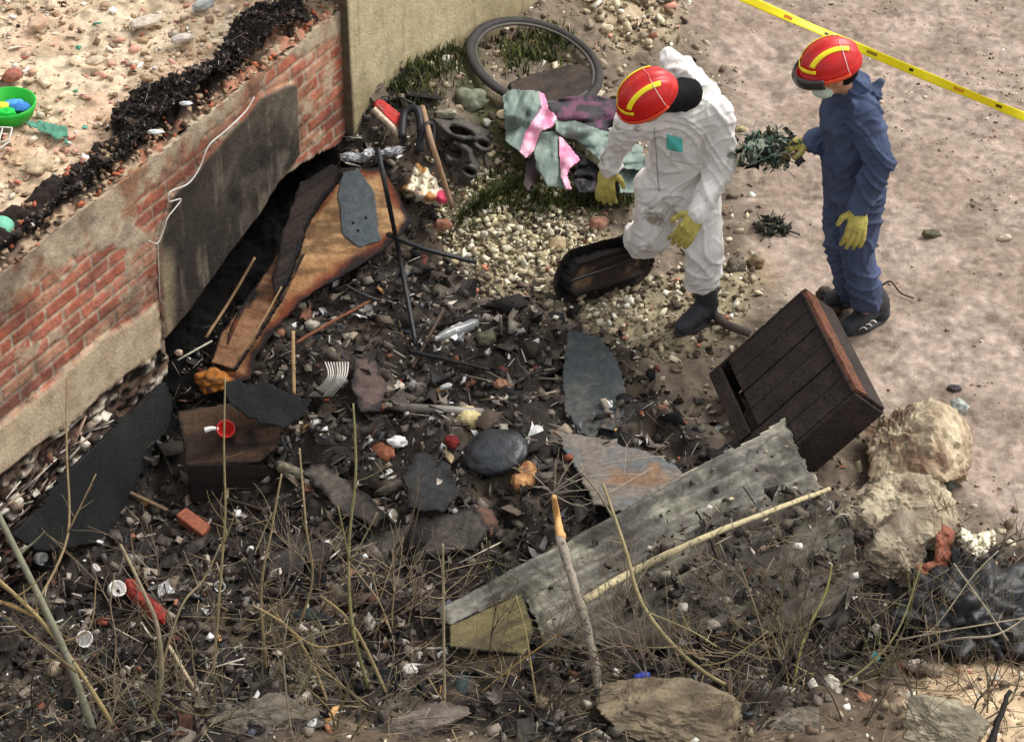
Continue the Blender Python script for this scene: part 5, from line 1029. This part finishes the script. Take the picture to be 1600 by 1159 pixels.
suit = [('loft', torso, side), ('limb', [(hL, .115), (hL.lerp(kL, .5), .105), (kL, .088), (kL.lerp(aL, .45), .086), (aL+Vector((0, 0, .17)), .084)]),
        ('limb', [(hR, .12), (hR.lerp(kR, .5), .112), (kR, .10), (kR.lerp(aR, .5), .09)]),
        ('limb', [(shL, .078), (shL.lerp(eL, .5), .074), (eL, .066), (eL.lerp(wL, .6), .062), (wL, .052)]), ('limb', [(chest.lerp(nk, .45), .11), (shL, .082)]),
        ('limb', [(shR, .075), (shR.lerp(eR, .5), .07), (eR, .062), (wR, .05)]), ('limb', [(chest.lerp(nk, .45), .11), (shR, .078)]),
        ('limb', [(nk+Vector((.01, .05, -.02)), .10), (J(1062, 118, .47), .088), (J(1050, 96, .50), .055), (J(1046, 84, .52), .028)]), ('limb', [(J(1075, 128, .46), .08), (J(1100, 150, .46), .07)])]
cw = skinmesh('coverall', suit, .0075, M_SUITW, pw, .013, 1)
hc = J(1012, 148, .20); fW = cambasis(-.76, -.50, -.12); uW = cambasis(-.38, .50, .78)
inner = [('loft', [(c, a*.78, b*.78) for c, a, b in torso], side), ('limb', [(hL, .08), (kL, .06), (aL+Vector((0, 0, .16)), .045)]), ('limb', [(hR, .08), (kR, .06), (aR, .045)]), ('limb', [(shL, .05), (eL, .042), (wL, .034)]), ('limb', [(shR, .05), (eR, .042), (wR, .034)]), ('limb', [(chest, .1), (shL, .05)]), ('limb', [(chest, .1), (shR, .05)]), ('limb', [(nk, .07), (chest, .1)])]
ff, uu, rr_ = frame(fW, uW)
skinmesh('body', inner+headparts(hc-uu*.035, fW, uW, nk+Vector((0, -.02, .02))), .012, M_SKIN, pw)
skinmesh('balaclava', [('limb', [(hc-ff*.065-uu*.035, .078), (hc-ff*.05-uu*.085, .07), (nk+Vector((0, -.03, .02)), .078)]), ('ell', hc-ff*.04-uu*.02, (ff, rr_, uu), (.095, .10, .05))], .010, M_BLK, pw, .005, 4)
helmet(pw, hc, fW, uW, False)
glove(pw, wL, cambasis(-.45, -.85, .1), cambasis(.35, .1, .95), .35, 1.12, 1); glove(pw, wR, cambasis(-.15, -.95, -.1), cambasis(-.3, .2, .9), .3, 1.08, -1)
b0 = P(1108, 506, 0); t0_ = P(1056, 532, 0); zL = max(Hs(b0.x, b0.y), Hs(t0_.x, t0_.y)); print('zL', zL)
boot(pw, aL+Vector((0, .0, .26)), Vector((b0.x-.015, b0.y+.0, .1+zL)), Vector((b0.x, b0.y+.02, zL)), Vector((t0_.x, t0_.y, zL)), zL)
b1 = P(1002, 396, .06); t1_ = P(936, 400, .06)
boot(pw, aR+Vector((.05, -.08, .13)), Vector((b1.x-.03, b1.y, .15)), Vector((b1.x, b1.y, .05)), Vector((t1_.x, t1_.y, .05)), .05)
tw = bvh(cw)
def fixdec(o): return o
seam('zip', tw, [(1022, 200), (1026, 240), (1028, 280), (1030, 300)], mat('zip_grey', C(170, 168, 164), .6, .1, 8, 0, 10), pw, .0035)
decal('chest_badge', tw, 1042, 210, 1066, 232, mat('badge_teal', C(90, 190, 180), .6, .15, 30, 0, 10), pw, skew=6); decal('pocket', tw, 1048, 234, 1092, 250, mat('pocket_white', C(206, 206, 200), .8, .1, 9, .1, 40), pw, .004, skew=8)
# ---- person in blue
pb = thing('person', 'person in dark blue coverall and red helmet holding a tangled green bundle', 'person', tuple(G(1345, 510)))
hipC = J(1334, 285, .38); nk = J(1330, 142, .33); shN = J(1352, 182, .19); shF = J(1326, 152, .47)
hN = J(1345, 298, .33); hF = J(1324, 292, .46); kN = J(1340, 388, .30); aN = J(1352, 478, .32); kF = J(1316, 372, .44); aF = J(1332, 458, .50)
eN = J(1374, 252, .14); wN = J(1342, 326, .09); eF = J(1300, 214, .50); wF = J(1262, 224, .42)
side = (shN-shF).normalized(); waist = hipC.lerp(nk, .42); chest = hipC.lerp(nk, .74)
torso = [(hipC-Vector((0, 0, .05)), .155, .125), (hipC+Vector((0, 0, .05)), .165, .14), (waist, .16, .135), (chest, .18, .14), (chest.lerp(nk, .62), .155, .115), (nk, .08, .075)]
suit = [('loft', torso, side), ('limb', [(hN, .11), (hN.lerp(kN, .5), .10), (kN, .085), (kN.lerp(aN, .5), .082), (aN+Vector((0, 0, .05)), .078)]),
        ('limb', [(hF, .11), (hF.lerp(kF, .5), .10), (kF, .082), (kF.lerp(aF, .5), .08), (aF+Vector((0, 0, .03)), .076)]),
        ('limb', [(shN, .078), (shN.lerp(eN, .5), .074), (eN, .068), (eN.lerp(wN, .6), .062), (wN, .052)]), ('limb', [(chest.lerp(nk, .45), .105), (shN, .08)]),
        ('limb', [(shF, .075), (eF, .062), (wF+Vector((.03, 0, 0)), .05)]), ('limb', [(chest.lerp(nk, .45), .105), (shF, .078)]),
        ('limb', [(J(1372, 136, .36), .022), (J(1362, 150, .34), .05), (J(1350, 165, .34), .075)]), ('limb', [(nk+Vector((0, 0, .02)), .082), (chest.lerp(nk, .5), .1)])]
cbm = skinmesh('coverall', suit, .0075, M_SUITB, pb, .014, 9)
hc = J(1298, 99, .27); fB = cambasis(-.92, -.34, .05); uB = cambasis(-.22, .74, .62); ff, uu, rr_ = frame(fB, uB)
inner = [('loft', [(c, a*.78, b*.78) for c, a, b in torso], side), ('limb', [(hN, .08), (kN, .06), (aN, .045)]), ('limb', [(hF, .08), (kF, .06), (aF, .045)]), ('limb', [(shN, .05), (eN, .042), (wN, .034)]), ('limb', [(shF, .05), (eF, .042), (wF, .034)]), ('limb', [(chest, .1), (shN, .05)]), ('limb', [(chest, .1), (shF, .05)]), ('limb', [(nk, .07), (chest, .1)])]
skinmesh('body', inner+headparts(hc-uu*.045, fB, uB, nk+Vector((0, 0, .02))), .012, M_SKIN, pb)
skinmesh('face_mask', [('ell', hc+ff*.055-uu*.115, (ff, rr_, uu), (.058, .062, .05))], .006, mat('mask_green', C(196, 206, 190), .8, .15, 14, .3, 50), pb, .003, 2)
skinmesh('hair', [('ell', hc-ff*.045-uu*.06, (ff, rr_, uu), (.075, .084, .07))], .008, M_BLK, pb, .004, 2)
helmet(pb, hc, fB, uB, True)
glove(pb, wN, cambasis(-.12, -.98, .1), cambasis(.2, .15, .95), .30, 1.12, 1); glove(pb, wF, cambasis(-.95, -.1, .1), cambasis(-.1, .75, .6), .5, 1.08, -1)
b0 = P(1384, 500, 0); t0_ = P(1312, 528, 0); zL = max(Hs(b0.x, b0.y), Hs(t0_.x, t0_.y))
boot(pb, aN+Vector((0, 0, .10)), Vector((b0.x-.05, b0.y+.0, .1+zL)), Vector((b0.x, b0.y, zL)), Vector((t0_.x, t0_.y, zL)), zL, .06)
b1 = P(1346, 470, 0); t1_ = P(1286, 482, 0); zL = Hs(b1.x, b1.y)
boot(pb, aF+Vector((0, 0, .06)), Vector((b1.x-.04, b1.y, .1+zL)), Vector((b1.x, b1.y, zL)), Vector((t1_.x, t1_.y, zL)), zL)
for i in range(3):
    q = b0.lerp(t0_, .35+.1*i)+Vector((0, -.055, .075-.01*i)); rod('white_lace', [q+Vector((-.02, -.004, -.01)), q+Vector((0, -.012, .012)), q+Vector((.02, -.006, -.004))], .004, .004, M_WHT, pb, k=4, n=6)
hb = wF+cambasis(-.95, -.1, .1)*.165
clump('tangled_bundle', hb+Vector((-.02, 0, -.02)), (.115, .10, .075), 560, [(4, (110, 140, 122)), (4, (140, 150, 132)), (3, (70, 80, 68)), (4, (40, 38, 36)), (2, (176, 178, 160)), (2, (100, 86, 70))], 'tangled green and black bundle held out in the hand of the person in blue', 'bundle', .040)
# ------------------------------------------------------------------ bare shrubs in the foreground
M_TW = mat('twig_bark', None, .85, .3, 20, .3, 90, .2)
TWC = [(124, 108, 88), (98, 86, 72), (142, 124, 98), (108, 100, 72), (84, 74, 62), (128, 116, 100)]
class Twigs:
    def __init__(s): s.V = []; s.F = []; s.c = []
    def add(s, pts, r0, r1, col, n=5, k=4):
        p = smoothpath(pts, k); m = len(p); rad = [lerp(r0, r1, i/(m-1)) for i in range(m)]
        V, Fc = tube(p, rad, n); o = len(s.V); s.V += V; s.F += [tuple(i+o for i in f) for f in Fc]; s.c += [C(*col)]*len(V)
    def grow(s, p, d, ln, r, lv, col):
        pts = [p]; q = p.copy(); dd = d.normalized(); n = 4
        for i in range(n):
            dd = (dd+Vector((random.gauss(0, .13), random.gauss(0, .13), random.gauss(.02, .08)))).normalized(); q = q+dd*ln/n; pts.append(q.copy())
        s.add(pts, r, r*.45, col, 5 if lv else 6, 3)
        if lv < 2:
            for j in range(random.choice((3, 4, 5)) if lv < 1 else random.choice((1, 2, 2))):
                t = random.uniform(.3, .95); a = pts[min(n, int(t*n))]; nd = (dd+Vector((random.gauss(0, .6), random.gauss(0, .55), random.gauss(.1, .35)))).normalized()
                s.grow(a.copy(), nd, ln*random.uniform(.4, .75), max(.0015, r*.5), lv+1, col)
    def build(s, name, parent=None, kind=None): return tag(mesh(name, s.V, s.F, M_TW, parent, np.array(s.c), True), None, None, None, kind)
hand = [
 ('thick greenish grey sapling crossing the lower left corner', [([(-25, 760, 1.0), (60, 930, .62), (110, 1040, .35), (158, 1180, 0)], .012, .019, (126, 124, 104)), ([(105, 590, 1.0), (104, 700, .85), (106, 835, .66), (62, 935, .6)], .0045, .006, (130, 112, 84)), ([(150, 740, .9), (106, 832, .68)], .003, .004, (140, 120, 90)), ([(-10, 950, .6), (70, 1010, .45), (120, 1050, .35)], .004, .006, (110, 96, 70))]),
 ('tan forked sapling beside the thick greenish grey sapling', [([(-20, 890, .8), (60, 965, .55), (125, 1050, .3), (205, 1180, 0)], .008, .012, (158, 138, 98)), ([(-10, 935, .65), (60, 965, .55)], .006, .007, (150, 124, 84)), ([(150, 905, .6), (140, 980, .45), (90, 1005, .4)], .003, .004, (140, 120, 90))]),
 ('curved grey stem arching over the white ash at lower left', [([(188, 850, .8), (222, 920, .65), (247, 985, .5), (250, 1080, .25), (215, 1180, 0)], .006, .013, (140, 128, 104)), ([(345, 850, .75), (318, 905, .62), (283, 948, .55), (250, 1050, .32)], .004, .006, (144, 128, 100))]),
 ('tall thin upright stem in front of the red pot', [([(352, 590, 1.25), (350, 700, 1.0), (352, 800, .75), (345, 900, .5), (330, 1100, 0)], .0035, .007, (134, 122, 88)), ([(372, 790, .8), (350, 850, .65)], .002, .003, (134, 122, 88))]),
 ('pair of thin stems rising left of the dark lump', [([(440, 740, .95), (424, 830, .75), (408, 930, .5), (420, 1090, 0)], .004, .007, (138, 122, 90)), ([(468, 700, 1.0), (478, 820, .78), (486, 920, .5), (430, 1060, .1)], .004, .006, (138, 122, 90)), ([(425, 800, .8), (400, 860, .7)], .002, .003, (130, 116, 88))]),
 ('straight forked stem in front of the orange bent tile', [([(552, 630, 1.25), (556, 740, 1.0), (545, 860, .7), (552, 985, .4), (590, 1120, 0)], .004, .009, (128, 122, 82)), ([(528, 790, .95), (546, 875, .68)], .003, .004, (128, 122, 82)), ([(590, 800, .9), (548, 880, .68)], .003, .004, (140, 126, 96)), ([(500, 930, .6), (560, 990, .38), (640, 1170, .0)], .006, .009, (132, 116, 84))]),
 ('perfectly straight thin vertical stem left of the olive crate', [([(692, 850, .95), (693, 960, .6), (696, 1175, 0)], .0045, .0065, (150, 138, 108))]),
 ('forking stem running down from the dark lump to the bottom edge', [([(395, 945, .6), (455, 985, .45), (498, 1060, .25), (535, 1170, 0)], .005, .008, (140, 122, 88)), ([(560, 1000, .3), (498, 1010, .38), (455, 985, .45)], .003, .004, (150, 128, 88))]),
 ('long drooping branch sweeping from the grey sack to the lower right', [([(942, 755, .75), (975, 850, .62), (1010, 955, .45), (1100, 1050, .22), (1220, 1105, .1), (1360, 1160, .02)], .006, .013, (142, 130, 96)), ([(1010, 955, .45), (1080, 985, .5), (1120, 1010, .45)], .003, .003, (150, 140, 100)), ([(1092, 1040, .22), (1140, 1030, .3), (1200, 985, .42)], .004, .003, (146, 132, 96))]),
 ('yellow green forked branch in front of the smaller boulder', [([(1235, 1110, .06), (1252, 1010, .32), (1290, 925, .5), (1300, 880, .6)], .007, .003, (150, 142, 84)), ([(1235, 1110, .06), (1330, 1060, .2), (1400, 990, .36), (1440, 880, .6)], .007, .003, (140, 134, 92)), ([(1400, 1150, .0), (1300, 1125, .03), (1235, 1110, .06)], .009, .007, (150, 142, 84))]),
 ('thin branch with a loop hanging over the olive crate', [([(850, 1165, 0), (836, 1080, .25), (822, 990, .45), (806, 930, .58)], .005, .003, (146, 130, 90)), ([(715, 1115, .12), (790, 1050, .3), (880, 985, .5)], .004, .003, (158, 128, 84)), ([(720, 1110, .12), (780, 1080, .25), (800, 1035, .35)], .003, .002, (150, 136, 96))]),
 ('spreading grey twigs lying across the black rubbish bag', [([(1385, 1035, .1), (1480, 1000, .34), (1560, 990, .36), (1620, 950, .3)], .006, .004, (140, 128, 110)), ([(1400, 1000, .3), (1480, 985, .4), (1600, 965, .35)], .004, .003, (150, 138, 118)), ([(1490, 880, .45), (1530, 935, .42), (1575, 1000, .34)], .004, .004, (150, 138, 120)), ([(1400, 1030, .2), (1460, 980, .4), (1520, 900, .5), (1560, 860, .5)], .003, .003, (130, 120, 100)), ([(1470, 1090, .0), (1458, 1040, .2), (1445, 960, .4)], .003, .003, (140, 128, 110))]),
 ('fan of fine grey twigs over the grey sack', [([(862, 768, .3), (930, 728, .4), (1040, 712, .4)], .003, .002, (150, 140, 126)), ([(862, 770, .3), (920, 745, .4), (1010, 740, .4)], .003, .002, (160, 150, 136)), ([(865, 772, .3), (925, 765, .36), (1000, 778, .36)], .003, .002, (140, 130, 116)), ([(870, 760, .3), (900, 715, .4), (960, 690, .42)], .003, .002, (150, 138, 118)), ([(862, 770, .3), (905, 790, .3), (950, 770, .4), (1020, 730, .42)], .003, .002, (160, 150, 130)), ([(850, 790, .2), (866, 768, .3), (868, 720, .45)], .003, .002, (150, 138, 118)), ([(864, 772, .3), (830, 740, .36), (800, 730, .4)], .003, .002, (140, 128, 110)), ([(980, 850, .2), (935, 770, .42), (905, 735, .5)], .006, .004, (130, 120, 100))])]
for lb, stems in hand:
    base = stems[0][0][-1] if stems[0][0][-1][2] < stems[0][0][0][2] else stems[0][0][0]
    root = thing('bare_shrub', lb, 'shrub', tuple(G(base[0], base[1])))
    for i, (pts, r0, r1, cl) in enumerate(stems):
        t = Twigs(); wp_ = [P(a, b, h-.05) for a, b, h in pts]; t.add(wp_, r0, r1, cl, 7, 6); o = t.build('stem' if i == 0 else 'branch', root)
        # short side shoots
        t = Twigs()
        for j in range(random.choice((3, 4, 5))):
            k = random.uniform(.15, .85)*(len(wp_)-1); a = wp_[int(k)].lerp(wp_[int(k)+1], k-int(k)); t.grow(a, Vector((random.gauss(0, 1), random.gauss(0, .8), random.uniform(.2, 1.2))), random.uniform(.06, .2), max(.0016, min(r0, r1)*.5), 2, cl)
        t.build('side_shoots', root, 'stuff')
spots = [(60, 1120), (130, 1080), (30, 1040), (250, 1140), (330, 1120), (395, 1060), (480, 1090), (545, 1060), (610, 1100), (700, 1120), (760, 1060), (650, 980), (860, 1110), (960, 1010), (1020, 960), (1080, 1030), (1130, 960), (1190, 1050), (1240, 990), (1310, 1010), (1350, 960), (1390, 1080), (1440, 1110), (1540, 1120), (1590, 1050), (1570, 880), (1520, 860), (1280, 900), (800, 930), (430, 930), (520, 890), (90, 960), (1050, 1090), (940, 900), (1330, 1130), (1180, 1130), (740, 1010), (1390, 930), (1480, 840), (200, 1010), (160, 1150), (300, 930), (580, 1000), (680, 1060), (900, 1050), (1000, 1060), (1260, 1080), (620, 880), (360, 990), (20, 1150), (95, 1110), (170, 1090), (290, 1100), (450, 1150), (520, 1140), (580, 1120), (820, 1140), (900, 1130), (1110, 1140), (1220, 1060), (1340, 1060), (1420, 1030), (1500, 1060), (1480, 960), (1560, 1000), (1300, 960), (1210, 980), (1080, 970), (960, 960), (1150, 1000), (500, 950), (240, 900)]
for i, (a, b) in enumerate([q for k, q in enumerate(spots) if k % 8 not in (1,)]):
    g = G(a, b); t = Twigs(); cl = random.choice(TWC); far = b < 1000
    for j in range(random.choice((2, 3, 3, 4))):
        t.grow(g+Vector((random.gauss(0, .04), random.gauss(0, .04), -.02)), Vector((random.gauss(0, .55), random.gauss(.1, .5), random.uniform(.5, 1.2))), random.uniform(.22, .42 if far else .6), random.uniform(.0026, .0055), 0, cl)
    o = t.build('bare_shrub'); tag(o, where(a, b, 'low bare twiggy shrub'), 'shrub', 'low bare shrubs in the foreground')
# fallen twigs and dry stalks littering the bottom of the site
def litter(n, wf, label, box):
    x, y, px, py = scatter(n, wf, *box); t = Twigs()
    for i in range(len(x)):
        z = Hs(x[i], y[i])+random.uniform(.005, .05); an = random.random()*6.28; L_ = random.uniform(.05, .26); d = Vector((math.cos(an), math.sin(an)*.8, random.gauss(0, .16))); p = Vector((x[i], y[i], z)); sd2 = Vector((-d.y, d.x, 0))*random.gauss(0, .12)
        t.add([p-d*L_/2, p+sd2*L_*.6, p+d*L_/2], random.uniform(.0012, .0034), .001, random.choice(TWC+[(84, 74, 60), (170, 152, 118)]), 4, 2)
    o = t.build('fallen_twigs'); stuff(o, label, 'twigs')
litter(2800, lambda a, b: sst(820, 1000, b+.0*a)*.9, 'tangle of fallen twigs and dry stalks over the foreground rubbish', (-3, 3.2, -2.8, -.4))
